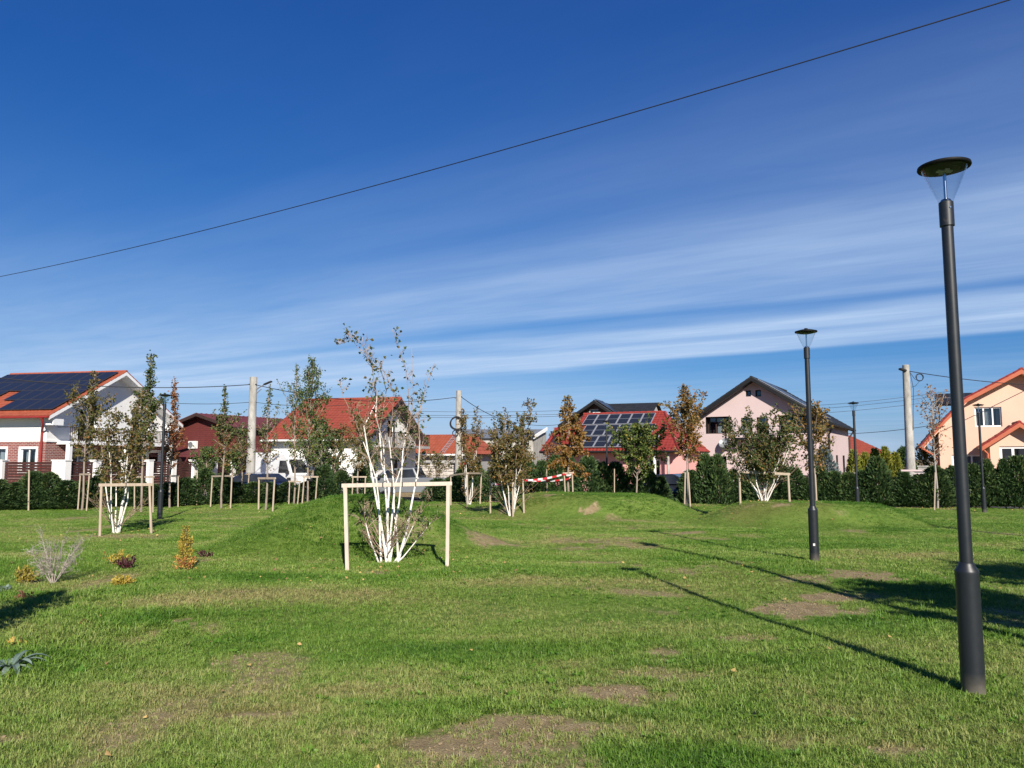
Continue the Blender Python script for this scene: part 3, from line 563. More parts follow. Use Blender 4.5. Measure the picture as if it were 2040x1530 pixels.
def gable_roof(H, prof, y0, y1, tile, under, edge, th=.16, capm=None, caps=True, tiles=True, far=None):
    """prof: roof outline in the gable plane left to right [(x,z)...]; far: optional y1 for each profile point"""
    mb = MB(); sb = MB(); apex = max(range(len(prof)), key=lambda i_: prof[i_][1]); fy = far or [y1]*len(prof)
    for i_ in range(len(prof)-1):
        (xa, za), (xb, zb) = prof[i_], prof[i_+1]; ya, yb = fy[i_], fy[i_+1]
        q = [(xa,ya,za),(xa,y0,za),(xb,y0,zb),(xb,yb,zb)] if i_ < apex else [(xb,y0,zb),(xb,yb,zb),(xa,ya,za),(xa,y0,za)]
        (tile_quad if tiles else seam_quad)(mb, *q); slab(sb, *q, th)
    r = H.part(mb, 'roof', tile, smooth=False); H.part(sb, 'soffit', under, r)
    for i_ in range(len(prof)-1):
        (xa, za), (xb, zb) = prof[i_], prof[i_+1]; d = MB(); d.add([(xa,y0-.03,za-.24),(xb,y0-.03,zb-.24),(xb,y0-.03,zb-.005),(xa,y0-.03,za-.005),(xa,y0+.03,za-.24),(xb,y0+.03,zb-.24),(xb,y0+.03,zb-.005),(xa,y0+.03,za-.005)], [(0,1,2,3),(7,6,5,4),(0,4,5,1),(2,6,7,3)]); H.part(d, 'bargeboard', edge, r)
    if caps:
        xa, za = prof[apex]; c = MB(); n_ = int((fy[apex]-y0)/.4)
        for k in range(n_): c.tube([(xa, y0+.4*k-.03, za+.02), (xa, y0+.4*k+.4, za+.045)], [.11,.09], 8)
        H.part(c, 'ridge_cap', capm or tile, r, smooth=True)
        c = MB()
        for i_ in range(len(prof)-1):
            a, b_ = Vector((prof[i_][0], y0+.04, prof[i_][1]+.02)), Vector((prof[i_+1][0], y0+.04, prof[i_+1][1]+.02)); n_ = max(1, int((b_-a).length/.4))
            for k in range(n_): 
                f0, f1 = (k/n_, (k+1.08)/n_) if b_.z < a.z else ((k+1)/n_, (k-.08)/n_)
                c.tube([a.lerp(b_, f0), a.lerp(b_, f1)], [.075,.09], 6)
        H.part(c, 'verge_tile', capm or tile, r, smooth=True)
    return r
def gutter(H, a, b_, mat, r=.07): return H.part(MB().tube([a, b_], r, 8), 'gutter', mat, smooth=True)
# ---- white house with brick ground floor
E1 = at(98, 828, 47.2); H = House('white_house', 'white gabled house with brick ground floor, orange tiles and large dark solar array', 'house', E1, (.2, .98))
ax_, az = H.px(252, 741, 0); Wd_ = 2*ax_; ez = E1.z; D1 = 9.8; ov = .75; fy = .8
prof = [(0, ez), (ax_, az), (Wd_, ez)]; sl1 = (az-ez)/ax_
def rz(x, p=prof): return float(np.interp(x, [a for a, _ in p], [c for _, c in p]))-.2
zb = H.px(110, 880, fy)[1]
top = [(x-ov, rz(x)) for x in (ov, ax_, Wd_-ov)]; WM = [M['plaster_white'], M['brick']]
H.wall((ov, fy), (Wd_-ov, fy), top, WM, split=zb, holes=[
    dict(box=(157,192,814,881), n=2, door=True, curtain=[(.5,.95)]), dict(box=(262,297,821,883), n=2, door=True, curtain=[(.05,.4),(.7,.95)]),
    dict(box=(133,180,897,945), n=2, sill=True, trim=True, curtain=[(.55,1)], rmat=0), dict(box=(205,247,899,945), n=2, sill=True, trim=True, curtain=[(0,.4)], rmat=0), dict(box=(276,318,900,945), n=2, sill=True, trim=True, curtain=[(.1,.5)], rmat=0)])
H.wall((ov, D1-.4), (ov, fy), [(0, rz(ov)), (D1-.4-fy, rz(ov))], WM, split=zb, holes=[dict(box=(40,71,894,940), n=2, sill=True, trim=True, curtain=[(.1,.45),(.7,1)], rmat=0), dict(box=(-26,11,894,940), n=2, sill=True, trim=True, curtain=[(.5,1)], rmat=0)])
H.wall((Wd_-ov, fy), (Wd_-ov, D1-.4), [(0, rz(ov)), (D1-.4-fy, rz(ov))], WM, split=zb); H.wall((Wd_-ov, D1-.4), (ov, D1-.4), [(x-ov, rz(x)) for x in (ov, ax_, Wd_-ov)], WM, split=zb)
R1 = gable_roof(H, prof, 0, D1, M['tile_orange'], M['trim_white'], M['trim_white'], .2)
band = MB().box(ov-.06, Wd_-ov+.06, fy-.06, fy-.002, zb-.02, zb+.10); H.part(band, 'floor_band', M['trim_white'])
for xx, dz in ((ov-.35, .55), (Wd_-ov-.5, .5)):
    H.part(MB().box(xx, xx+.85, .06, fy-.01, ez-.55, ez-.16), 'eave_return', M['trim_white'])
pm = panel_mesh(1.0, 1.58, M['solar_frame_dark'], 'solar_black'); e_, up_ = Vector((0,-1,0)), Vector((ax_, 0, az-ez)).normalized(); SL = math.hypot(ax_, az-ez)
for r in range(4):
    s_ = SL-.30-.80-r*1.63
    for c in range(9):
        yy = .85+1.02*c
        if r == 2 and c > 4: continue
        if r == 3 and c > 3: continue
        solar_panel(pm, R1, Vector((0, yy, ez))+up_*s_+Vector((0,0,0)), e_, up_)
for c in range(3): solar_panel(pm, R1, Vector((0, .85+1.02*(6+c), ez))+up_*(SL-.30-.80-2*1.63+.02), e_, up_)
# balcony
bx0 = H.px(137, 884, fy-.9)[0]; bx1 = H.px(343, 884, fy-.9)[0]; bz = H.px(240, 884, fy-.9)[1]
H.part(MB().box(bx0, bx1, fy-1.0, fy-.004, bz-.12, bz+.05), 'balcony_slab', M['trim_white'])
rl = MB(); zt = bz+.95
rl.box(bx0, bx1, fy-.98, fy-.92, zt, zt+.05); rl.box(bx0, bx1, fy-.97, fy-.93, bz+.14, bz+.18)
for xx in (bx0, bx1-.04): rl.box(xx, xx+.04, fy-.92, fy-.01, zt+.005, zt+.05)
n_ = int((bx1-bx0)/.16)
for k in range(n_+1): xx = bx0+.02+(bx1-bx0-.06)*k/n_; rl.box(xx, xx+.028, fy-.965, fy-.935, bz+.05, zt)
H.part(rl, 'balcony_railing', M['trim_brown'])
for xx in (bx0+.02, (bx0+bx1)/2, bx1-.3): H.part(MB().box(xx, xx+.26, fy-.95, fy-.69, GZ, bz-.12), 'balcony_post', M['trim_white'])
gutter(H, (-.06, D1, ez-.08), (-.06, 0, ez-.08), M['rust_pipe'])
H.pipe([(-.06,.5,ez-.12), (.1,.5,ez-.45), (ov-.1,fy+.25,ez-.95), (ov-.1,fy+.25,GZ)], .075, M['rust_pipe'])
# ---- dark red barn
A_ = at(391, 823, 62); u_ = (.89, -.45); H = House('wooden_house', 'dark red plank house with maroon metal roof and outdoor cooling unit', 'house', A_-Vector((*u_,0))*7, u_)
xr, zr = H.px(468, 851, 0); apx, apz = H.px(391, 823, 0); hw = xr-apx; prof = [(apx-hw, zr), (apx, apz), (xr, zr)]; fy = .6; DB = 11.5
def rzb(x): return float(np.interp(x, [a for a,_ in prof], [c for _,c in prof]))-.2
x0, x1 = apx-hw+.5, xr-.5
H.wall((x0,fy),(x1,fy), [(x-x0, rzb(x)) for x in (x0,apx,x1)], [M['barn_planks']]); H.wall((x1,fy),(x1,DB-.4), [(0,rzb(x1)),(DB-.4-fy,rzb(x1))], [M['barn_planks']]); H.wall((x0,DB-.4),(x0,fy), [(0,rzb(x0)),(DB-.4-fy,rzb(x0))], [M['barn_planks']]); H.wall((x1,DB-.4),(x0,DB-.4), [(x-x0, rzb(x)) for x in (x0,apx,x1)], [M['barn_planks']])
gable_roof(H, prof, 0, DB, M['maroon_metal'], M['trim_brown'], M['trim_brown'], .18, caps=False, tiles=False)
xa, za = H.px(362, 898, fy-1.2); xb, zb_ = H.px(620, 905, fy-1.2)
pr = MB(); seam_quad(pr, (xa,fy-1.6,za-.3),(xb,fy-1.6,za-.3),(xb,fy-.01,za+.15),(xa,fy-.01,za+.15)); pr.box(xa,xb,fy-1.6,fy-1.5,za-.5,za-.31); H.part(pr, 'porch_roof', M['maroon_metal'])
for k in range(5): xx = xa+.1+(xb-xa-.3)*k/4; H.part(MB().box(xx,xx+.14,fy-1.5,fy-1.36,GZ,za-.3), 'porch_post', M['trim_brown'])
xc, zc_ = H.px(377, 894, fy-.25); ac = empty('cooling_unit', (0,0,0)); ac.parent = H.e; ac.location = (xc, fy-.4, zc_)
MB().box(0,.82,0,.3,0,.62).build('casing', M['white_plastic'], ac, bevel=.03); MB().lathe([(.0,0),(.24,0),(.24,.02),(.2,.02)], 20, (0,0,0)).build('fan_grille', M['grey_metal'], ac).matrix_local = Matrix.Translation((.32,-.005,.31))@Matrix.Rotation(math.pi/2,4,'X')
# ---- red roofed house with white gable
E3 = at(732, 874, 46.5); H = House('red_roofed_house', 'house with brick-red tiled roof and whitewashed gable behind the large birch', 'house', E3, (.24, .97))
apx, apz = H.px(799, 794, 0); W3 = 2*apx if apx < 6 else 9.0; apx = W3/2; apz = at(799,794,46.5+apx*.97).z; prof = [(0,E3.z),(apx,apz),(W3,E3.z)]; D3 = 7.2; fy = .7
def rz3(x): return float(np.interp(x, [a for a,_ in prof], [c for _,c in prof]))-.2
x0, x1 = .6, W3-.6
H.wall((x0,fy),(x1,fy), [(x-x0, rz3(x)) for x in (x0,apx,x1)], [M['plaster_white']], holes=[dict(box=('t',apx-1.2,apx-.2,3.2,4.3), n=2, frame=M['trim_brown']), dict(box=('t',1.0,2.6,.5,1.9), n=2), dict(box=('t',4.6,6.0,-.45,1.7), n=2, door=True, frame=M['trim_brown'])])
H.wall((x0,D3-.4),(x0,fy), [(0,rz3(x0)),(D3-.4-fy,rz3(x0))], [M['plaster_white']], holes=[dict(box=('t',3.5,4.7,.6,1.9), n=2)]); H.wall((x1,fy),(x1,D3-.4), [(0,rz3(x1)),(D3-.4-fy,rz3(x1))], [M['plaster_white']]); H.wall((x1,D3-.4),(x0,D3-.4), [(x-x0, rz3(x)) for x in (x0,apx,x1)], [M['plaster_white']])
gable_roof(H, prof, 0, D3, M['tile_brickred'], M['trim_brown'], M['trim_brown'], .18)
H.part(MB().box(x0,x1,fy-1.1,fy-.004,2.45,2.62), 'balcony_slab', M['plaster_grey']); rl = MB()
rl.box(x0,x1,fy-1.08,fy-1.02,3.4,3.45)
for k in range(40): xx = x0+(x1-x0-.05)*k/39; rl.box(xx,xx+.035,fy-1.07,fy-1.03,2.62,3.4)
H.part(rl, 'balcony_railing', M['trim_brown']); gutter(H, (-.05,D3,E3.z-.08), (-.05,0,E3.z-.08), M['trim_white'], .06)
# ---- low house with orange roof
P4 = at(832, 905, 58); H = House('low_house', 'low house with plain orange-red roof, roof ladder and long eave', 'house', P4, (.97, -.24))
xb, _ = H.px(948, 905, 0); ez4 = P4.z; yr = 3.6; zr4 = H.px(880, 866, yr)[1]; xL, xR = -3.0, xb
mb = MB(); tile_quad(mb, (xL,0,ez4),(xR,0,ez4),(xR-1.2,yr,zr4),(xL,yr,zr4)); tile_quad(mb, (xR,0,ez4),(xR,2*yr,ez4),(xR-1.2,yr,zr4),(xR-1.2,yr,zr4)); tile_quad(mb, (xR,2*yr,ez4),(xL,2*yr,ez4),(xL,yr,zr4),(xR-1.2,yr,zr4))
R4 = H.part(mb, 'roof', M['tile_orange']); sb = MB(); slab(sb, (xL,0,ez4),(xR,0,ez4),(xR-1.2,yr,zr4),(xL,yr,zr4), .14); H.part(sb, 'soffit', M['trim_brown'], R4)
H.wall((xL+.3,.45),(xR-.4,.45), [(0,ez4-.02),(xR-xL-.7,ez4-.02)], [M['plaster_grey']], holes=[dict(box=('t',2.2,3.6,.3,1.5), n=2),dict(box=('t',5,6.2,.3,1.5), n=2)]); H.wall((xR-.4,.45),(xR-.4,2*yr-.4), [(0,ez4-.02),(2*yr-.85,ez4-.02)], [M['plaster_grey']]); H.wall((xL+.3,2*yr-.4),(xL+.3,.45), [(0,ez4-.02),(yr-.42,zr4-.2),(2*yr-.85,ez4-.02)], [M['plaster_grey']])
gutter(H, (xL,-.04,ez4-.05), (xR,-.04,ez4-.05), M['trim_white'], .07)
ld = MB(); lx = H.px(895, 885, 1.8)[0]; a, b_ = Vector((lx,.1,ez4+.12)), Vector((lx+.1,yr-.1,zr4+.10))
for dx in (-.17,.17): ld.tube([a+Vector((dx,0,0)), b_+Vector((dx,0,0))], .025, 6)
for k in range(12): q = a.lerp(b_, (k+.5)/12); ld.tube([q-Vector((.17,0,0)), q+Vector((.17,0,0))], .018, 5)
H.part(ld, 'roof_ladder', M['solar_frame'], R4)
# ---- pale outbuilding with grey roof, far behind
P6 = at(1088, 874, 84); H = House('grey_roofed_building', 'pale building with shallow grey metal roof behind the red-roofed bungalow', 'building', P6-Vector((9,0,0)), (1, 0))
za = at(940, 858, 84).z; zb6 = at(1060, 873, 84).z; xe = 9.3; mb = MB(); seam_quad(mb, (0,0,zb6),(xe-1.6,0,zb6),(xe,5,za+.35),(0,5,za+.35)); R6 = H.part(mb, 'roof', M['grey_metal'])
H.wall((.2,.4),(xe-1.7,.4), [(0,zb6-.02),(xe-1.9,zb6-.02)], [M['concrete']], holes=[dict(box=('t',2,3.4,1,2.4), n=2), dict(box=('t',5,6,1,2.4), n=1)]); H.wall((xe-1.7,.4),(xe,6), [(0,zb6),(5.7,za+.1)], [M['concrete']]); H.wall((xe,6),(.2,6), [(0,za+.1),(9,za+.1)], [M['plaster_white']])
H.part(MB().beam((xe-1.65,-.1,zb6+.1),(xe+.05,5,za+.42),.1,.35), 'verge_board', M['trim_white'], R6)
# ---- slate roofed house far behind
A7 = at(1183, 799, 76); u_ = (.93, -.37); H = House('slate_roofed_house', 'dark slate-roofed house with pointed front gable rising behind the bungalow', 'house', A7-Vector((*u_,0))*6, u_)
apx, apz = H.px(1183, 799, 0); xl, zl = H.px(1112, 848, 0); xr, zr7 = H.px(1262, 850, 0); prof = [(xl,zl),(apx,apz),(xr,zr7)]; fy = .8
def rz7(x): return float(np.interp(x, [a for a,_ in prof], [c for _,c in prof]))-.25
x0, x1 = xl+.6, xr-.6
H.wall((x0,fy),(x1,fy), [(x-x0, rz7(x)) for x in (x0,apx,x1)], [M['trim_brown']], holes=[dict(box=(1174,1192,815,840), n=2, frame=M['plaster_grey']), dict(box=('t',1,2.6,1,2.4), n=2)])
H.wall((x1,fy),(x1,9), [(0,rz7(x1)),(9-fy,rz7(x1))], [M['plaster_grey']]); H.wall((x0,9),(x0,fy), [(0,rz7(x0)),(9-fy,rz7(x0))], [M['plaster_grey']]); H.wall((x1,9),(x0,9), [(x-x0, rz7(x)) for x in (x0,apx,x1)], [M['plaster_grey']])
R7 = gable_roof(H, prof, 0, 9.4, M['tile_slate'], M['trim_dark'], M['trim_dark'], .2)
pm7 = panel_mesh(1.0, 1.7, M['solar_frame_dark']); up_ = Vector((-(xr-apx),0,apz-zr7)).normalized()
for c in range(3):
    for r in range(2): solar_panel(pm7, R7, Vector((xr, 1.4+1.04*c, zr7))+up_*(3.6-1.75*r+.6), (0,1,0), up_)
wx0, wz = H.px(1205, 805, 5); wx1, _ = H.px(1306, 805, 5); ew = H.px(1260, 821, 3)[1]; mb = MB()
tile_quad(mb, (wx0,2.6,ew),(wx1+.3,2.6,ew),(wx1+.3,5,wz),(wx0,5,wz)); tile_quad(mb, (wx1+.3,7.4,ew),(wx0,7.4,ew),(wx0,5,wz),(wx1+.3,5,wz)); H.part(mb, 'wing_roof', M['tile_slate'])
H.wall((wx0,3.2),(wx1,3.2), [(0,ew-.05),(wx1-wx0,ew-.05)], [M['trim_brown']]); H.wall((wx1,3.2),(wx1,6.8), [(0,ew),(1.8,wz-.2),(3.6,ew)], [M['plaster_grey']], holes=[dict(box=('t',1.3,2.3,ew-.9,ew-.1), n=1, frame=M['trim_dark'])])
chx, chz = H.px(1192, 808, .4); H.part(MB().box(chx-.3,chx+.3,-.3,.3,chz-1.6,chz-.8).box(chx-.36,chx+.36,-.36,.36,chz-.8,chz-.7), 'vent_box', M['white_plastic'])
# ---- bungalow with solar panels
P8 = at(1200, 899, 48.5); H = House('solar_bungalow', 'pink bungalow with bright red tiled roof and three rows of framed solar panels', 'bungalow', P8, (.89, -.45)); ez8 = P8.z
yr = 2.0
while H.px(1245, 824, yr)[1] > ez8+.62*yr: yr += .05
zr8 = H.px(1245, 824, yr)[1]; xb, _ = H.px(1353, 903, 0); xc, _ = H.px(1325, 823, yr); xd, _ = H.px(1163, 825, yr); xa8 = xd; xv = H.px(1075, 898, 0)[0]
mb = MB(); tile_quad(mb, (xa8,0,ez8),(xb,0,ez8),(xc,yr,zr8),(xd,yr,zr8), course=.33, wave=.24, amp=.03); tile_quad(mb, (xb,0,ez8),(xb,2*yr,ez8),(xc,yr,zr8),(xc,yr,zr8), course=.33, wave=.24, amp=.03); tile_quad(mb, (xb,2*yr,ez8),(xa8,2*yr,ez8),(xd,yr,zr8),(xc,yr,zr8), course=.5, wave=.4)
yw = 0.5
while H.px(1120, 855, yw)[1] > ez8+.62*yw: yw += .05
zw = H.px(1120, 855, yw)[1]; tile_quad(mb, (xv,0,ez8),(xa8-.02,0,ez8),(xa8-.02,yw,zw),(xv,yw,zw), course=.33, wave=.24, amp=.03); tile_quad(mb, (xa8,2*yw,ez8),(xv,2*yw,ez8),(xv,yw,zw),(xa8,yw,zw), course=.5, wave=.4)
R8 = H.part(mb, 'roof', M['tile_red']); sb = MB(); slab(sb,(xa8,0,ez8),(xb,0,ez8),(xc,yr,zr8),(xd,yr,zr8),.14); slab(sb,(xv,0,ez8),(xa8-.02,0,ez8),(xa8-.02,yw,zw),(xv,yw,zw),.14); slab(sb,(xb,0,ez8),(xb,2*yr,ez8),(xc,yr,zr8),(xc,yr+.01,zr8),.14); H.part(sb,'soffit',M['trim_brown'],R8)
for a, b_, nm in (((xd,yr,zr8+.03),(xc,yr,zr8+.03),'ridge_cap'), ((xc,yr,zr8+.03),(xb,0,ez8+.05),'hip_cap'), ((xv,yw,zw+.03),(xa8,yw,zw+.03),'ridge_cap')):
    cp = MB(); a, b_ = Vector(a), Vector(b_); n_ = int((b_-a).length/.4)
    for k in range(n_): cp.tube([a.lerp(b_,k/n_), a.lerp(b_,(k+1.06)/n_)], [.11,.085], 6)
    H.part(cp, nm, M['tile_red'], R8, smooth=True)
gw = .9
H.wall((xv+.4,gw),(xb-.5,gw), [(0,ez8+.3),(xb-xv-.9,ez8+.3)], [M['plaster_pink']], holes=[dict(box=('t',2.0,3.4,.5,1.7), n=2, curtain=[(.2,.8)]), dict(box=('t',6,7.4,.5,1.7), n=2, curtain=[(0,.4)]), dict(box=('t',9,10,-.45,1.7), n=1, door=True, frame=M['trim_brown'])])
H.wall((xb-.5,gw),(xb-.5,2*yr-.5), [(0,ez8+.3),(2*yr-.5-gw,ez8+.3)], [M['plaster_pink']]); H.wall((xa8+.1,2*yr-.5),(xa8+.1,gw), [(0,ez8),(yr-.5,zr8-.25),(2*yr-.5-gw,ez8)], [M['plaster_pink']]); H.wall((xv+.4,2*yw-.4),(xv+.4,gw), [(0,ez8),(max(.1,yw-.4),zw-.25),(max(.2,2*yw-.4-gw),ez8+.3)], [M['plaster_pink']])
gutter(H, (xv,-.05,ez8-.03), (xb,-.05,ez8-.03), M['trim_dark'], .06)
for px_ in (1331, 1304): xx = H.px(px_, 915, .3)[0]; H.part(MB().lathe([(.09,GZ),(.09,ez8-.1)],12,(xx,.3,0)), 'porch_column', M['concrete'] if px_ > 1320 else M['trim_white'], smooth=True)
sl_ = Vector((0,yr,zr8-ez8)); SL = sl_.length; up_ = sl_.normalized(); e_ = Vector((1,0,0))
for r, (pl, pr_, py_, ncol) in enumerate([(1166,1303,840,6),(1148,1303,861,7),(1150,1310,883,7)]):
    yv = yr*(1-(py_-824)/(899-824)); s_ = SL*(.80-.30*r)
    cx0 = H.px(pl, py_, up_.y*s_)[0]; cx1 = H.px(pr_, py_, up_.y*s_)[0]
    if r == 0: pw8 = (cx1-cx0)/ncol; pm8 = panel_mesh(pw8-.025, SL*.285, M['solar_frame'])
    for k in range(ncol):
        xx = cx1-pw8/2-k*pw8
        if xx-pw8/2 < xa8: continue
        solar_panel(pm8, R8, Vector((xx,0,ez8))+up_*s_, e_, up_)
dm = MB(); dx0 = H.px(1148-40, 884, .6)[0]; zb8 = ez8+.62*.55; dm.add([(dx0-.5,.5,zb8),(dx0+.5,.5,zb8),(dx0,.5,zb8+.75),(dx0,.5+.75/.62,zb8+.75)], [(0,1,2)], 1); dm.add([(dx0-.6,.42,zb8-.02),(dx0,.42,zb8+.85),(dx0,.5+.85/.62,zb8+.85),(dx0+.6,.42,zb8-.02)], [(0,1,2),(1,3,2)], 0); H.part(dm, 'roof_dormer', [M['tile_red'], M['window_glass']], R8)
# ---- rose plastered house with dark roof
u_ = Vector((.866,-.5,0)); A9 = at(1496, 752, 55); hw = 5.3; H = House('rose_house', 'pale pink two-storey house with broad dark gable roof and recessed windows', 'house', A9-u_*hw, u_)
apz = A9.z; ez9 = apz-.64*hw; prof = [(0,ez9),(hw,apz),(2*hw,ez9)]; fy = .75; D9 = 13.5
def rz9(x): return float(np.interp(x, [a for a,_ in prof], [c for _,c in prof]))-.25
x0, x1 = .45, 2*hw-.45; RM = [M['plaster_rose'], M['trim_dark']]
H.wall((x0,fy),(x1,fy), [(x-x0, rz9(x)) for x in (x0,hw,x1)], RM, holes=[
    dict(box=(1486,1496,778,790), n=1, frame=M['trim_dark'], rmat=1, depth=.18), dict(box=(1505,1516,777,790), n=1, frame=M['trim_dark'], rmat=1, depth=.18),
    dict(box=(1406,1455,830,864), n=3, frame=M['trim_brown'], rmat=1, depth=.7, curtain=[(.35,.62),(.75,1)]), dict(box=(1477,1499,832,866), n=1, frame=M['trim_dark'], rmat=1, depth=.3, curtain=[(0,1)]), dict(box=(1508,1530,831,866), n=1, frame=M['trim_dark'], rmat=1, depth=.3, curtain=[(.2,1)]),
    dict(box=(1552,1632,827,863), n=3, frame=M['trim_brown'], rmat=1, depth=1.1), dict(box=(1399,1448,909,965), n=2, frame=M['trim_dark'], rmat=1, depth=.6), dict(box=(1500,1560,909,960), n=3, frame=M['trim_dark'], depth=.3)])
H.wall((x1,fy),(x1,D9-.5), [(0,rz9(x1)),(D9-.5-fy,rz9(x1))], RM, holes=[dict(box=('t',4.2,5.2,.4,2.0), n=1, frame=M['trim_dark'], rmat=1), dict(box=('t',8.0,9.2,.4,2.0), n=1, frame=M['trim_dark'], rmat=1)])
H.wall((x0,D9-.5),(x0,fy), [(0,rz9(x0)),(D9-.5-fy,rz9(x0))], RM); H.wall((x1,D9-.5),(x0,D9-.5), [(x-x0, rz9(x)) for x in (x0,hw,x1)], RM)
R9 = gable_roof(H, prof, 0, D9, M['tile_slate'], M['trim_dark'], M['trim_dark'], .22)
up_ = Vector((-hw,0,apz-ez9)).normalized(); SL = math.hypot(hw, apz-ez9); pm9 = panel_mesh(1.02, 1.72, M['solar_frame'])
for r in range(3):
    for c in range(5 if r != 2 else 3): solar_panel(pm9, R9, Vector((2*hw,.9+1.05*c,ez9))+up_*(SL-1.25-1.75*r), (0,1,0), up_)
gutter(H, (2*hw+.05,0,ez9-.08), (2*hw+.05,D9,ez9-.08), M['trim_dark']); H.pipe([(2*hw+.03,.4,ez9-.1),(2*hw-.1,.5,ez9-.4),(x1+.1,fy+.25,ez9-.75),(x1+.1,fy+.25,GZ)], .07, M['trim_dark'])
H.pipe([(2*hw+.03,D9-.6,ez9-.1),(x1+.1,D9-.8,ez9-.7),(x1+.1,D9-.8,GZ)], .07, M['trim_brown'])
bxa, bz = H.px(1462, 872, fy-.9); bxb, _ = H.px(1556, 872, fy-.9); H.part(MB().box(bxa,bxb,fy-1.0,fy-.004,bz-.18,bz), 'balcony_slab', M['trim_dark']); rl = MB()
for k in range(4): rl.box(bxa,bxb,fy-.98,fy-.95,bz+.16+.2*k,bz+.19+.2*k)
for k in range(6): xx = bxa+(bxb-bxa-.04)*k/5; rl.box(xx,xx+.04,fy-.975,fy-.955,bz,bz+.82)
H.part(rl, 'balcony_railing', M['grey_metal'])
dp = MB(); dp.lathe([(0,-.06),(.2,-.04),(.34,.02),(.42,.08),(.42,.095),(.33,.035),(.19,-.02),(0,-.04)], 20); xx, zz = H.px(1444, 884, fy-.4); ds = dp.build('satellite_dish', M['grey_metal'], H.e, smooth=True); ds.matrix_local = Matrix.Translation((xx,fy-.35,zz))@Matrix.Rotation(math.radians(60),4,'X'); MB().tube([(xx,fy,zz-.1),(xx,fy-.35,zz)],.025,6).build('dish_bracket', M['grey_metal'], H.e)
# ---- far red hip roof
P10 = at(1690, 912, 72); H = House('far_house', 'distant low house of which only the dark red hip roof shows above golden conifers', 'house', P10-Vector((4,0,0)), (1, -.1)); z0_ = P10.z-.2; zt_ = at(1690,868,76).z
xr = H.px(1800, 912, 0)[0]; xt = H.px(1692, 868, 4.5)[0]; mb = MB(); tile_quad(mb,(-2,0,z0_),(xr,0,z0_),(xt,4.5,zt_),(2.0,4.5,zt_)); tile_quad(mb,(xr,0,z0_),(xr,9,z0_),(xt,4.5,zt_),(xt,4.5,zt_)); tile_quad(mb,(xr,9,z0_),(-2,9,z0_),(2,4.5,zt_),(xt,4.5,zt_)); H.part(mb,'roof',M['tile_brickred'])
H.wall((-1.6,.5),(xr-.5,.5), [(0,z0_+.2),(xr+1.1,z0_+.2)], [M['plaster_white']], holes=[dict(box=('t',2,3.3,.5,1.6), n=2),dict(box=('t',6,7.3,.5,1.6), n=2)]); H.wall((xr-.5,.5),(xr-.5,8.5), [(0,z0_+.2),(8,z0_+.2)], [M['plaster_white']])
# ---- peach house
u_ = (.90,-.44); P11 = at(1836, 888, 45.5); H = House('peach_house', 'peach plastered house with curved red roof, gabled porch and white triple window', 'house', P11, u_)
lp = [H.px(a,c,0) for a, c in ((1836,888),(1858,862),(1884,833),(1924,794),(2035,736))]; ax_ = lp[-1][0]; prof = lp+[(2*ax_-x,z) for x,z in reversed(lp[:-1])]; fy = .7; ov = .95
def rz11(x): return float(np.interp(x, [a for a,_ in prof], [c for _,c in prof]))-.22
xsx = [ov]+[x for x,_ in prof if ov < x < 2*ax_-ov]+[2*ax_-ov]; D11 = 9
H.wall((ov,fy),(2*ax_-ov,fy), [(x-ov, rz11(x)) for x in xsx], [M['plaster_peach']], holes=[dict(box=(1942,1996,811,850), n=3, curtain=[(.0,.14),(.36,.62),(.86,1)]), dict(box=(1897,1957,906,950), n=3, fw=.09, curtain=[(0,1)])])
H.wall((ov,D11-.4),(ov,fy), [(0,rz11(ov)),(D11-.4-fy,rz11(ov))], [M['plaster_peach']]); H.wall((2*ax_-ov,fy),(2*ax_-ov,D11-.4), [(0,rz11(ov)),(D11-.4-fy,rz11(ov))], [M['plaster_peach']]); H.wall((2*ax_-ov,D11-.4),(ov,D11-.4), [(x-ov, rz11(x)) for x in xsx], [M['plaster_peach']])
R11 = gable_roof(H, prof, 0, D11, M['tile_red'], M['plaster_peach'], M['terracotta'], .2)
gutter(H, (-.05,D11,P11.z-.06), (-.05,0,P11.z-.06), M['terracotta'], .06); H.pipe([(-.03,.5,P11.z-.1),(ov-.1,fy+.2,P11.z-.7),(ov-.1,fy+.2,GZ)], .06, M['terracotta'])
pyy = -1.9; lp = [H.px(a,c,pyy) for a, c in ((1955,890),(2031,842))]; pax = lp[1][0]; pp = [lp[0], lp[1], (2*pax-lp[0][0], lp[0][1])]
gable_roof(H, pp, pyy, fy-.02, M['tile_red'], M['plaster_peach'], M['terracotta'], .14)
q0, q1 = pp[0][0]+.45, pp[2][0]-.45; pz = [(0,pp[0][1]-.02+.2),(pax-q0,pp[1][1]-.2),(q1-q0,pp[0][1]+.18)]
H.wall((q0,pyy+.5),(q1,pyy+.5), pz, [M['plaster_peach']], holes=[dict(box=('t',.45,q1-q0-.45,GZ+.1,pp[0][1]+.02), n=3, bar=.72, door=True, fw=.12)])
H.wall((q0,fy-.02),(q0,pyy+.5), [(0,pp[0][1]),(fy-.52-pyy,pp[0][1])], [M['plaster_peach']]); H.pipe([(pp[0][0]+.05,pyy+.2,pp[0][1]-.1),(q0-.12,pyy+.45,pp[0][1]-.4),(q0-.12,pyy+.45,GZ)], .06, M['terracotta'])
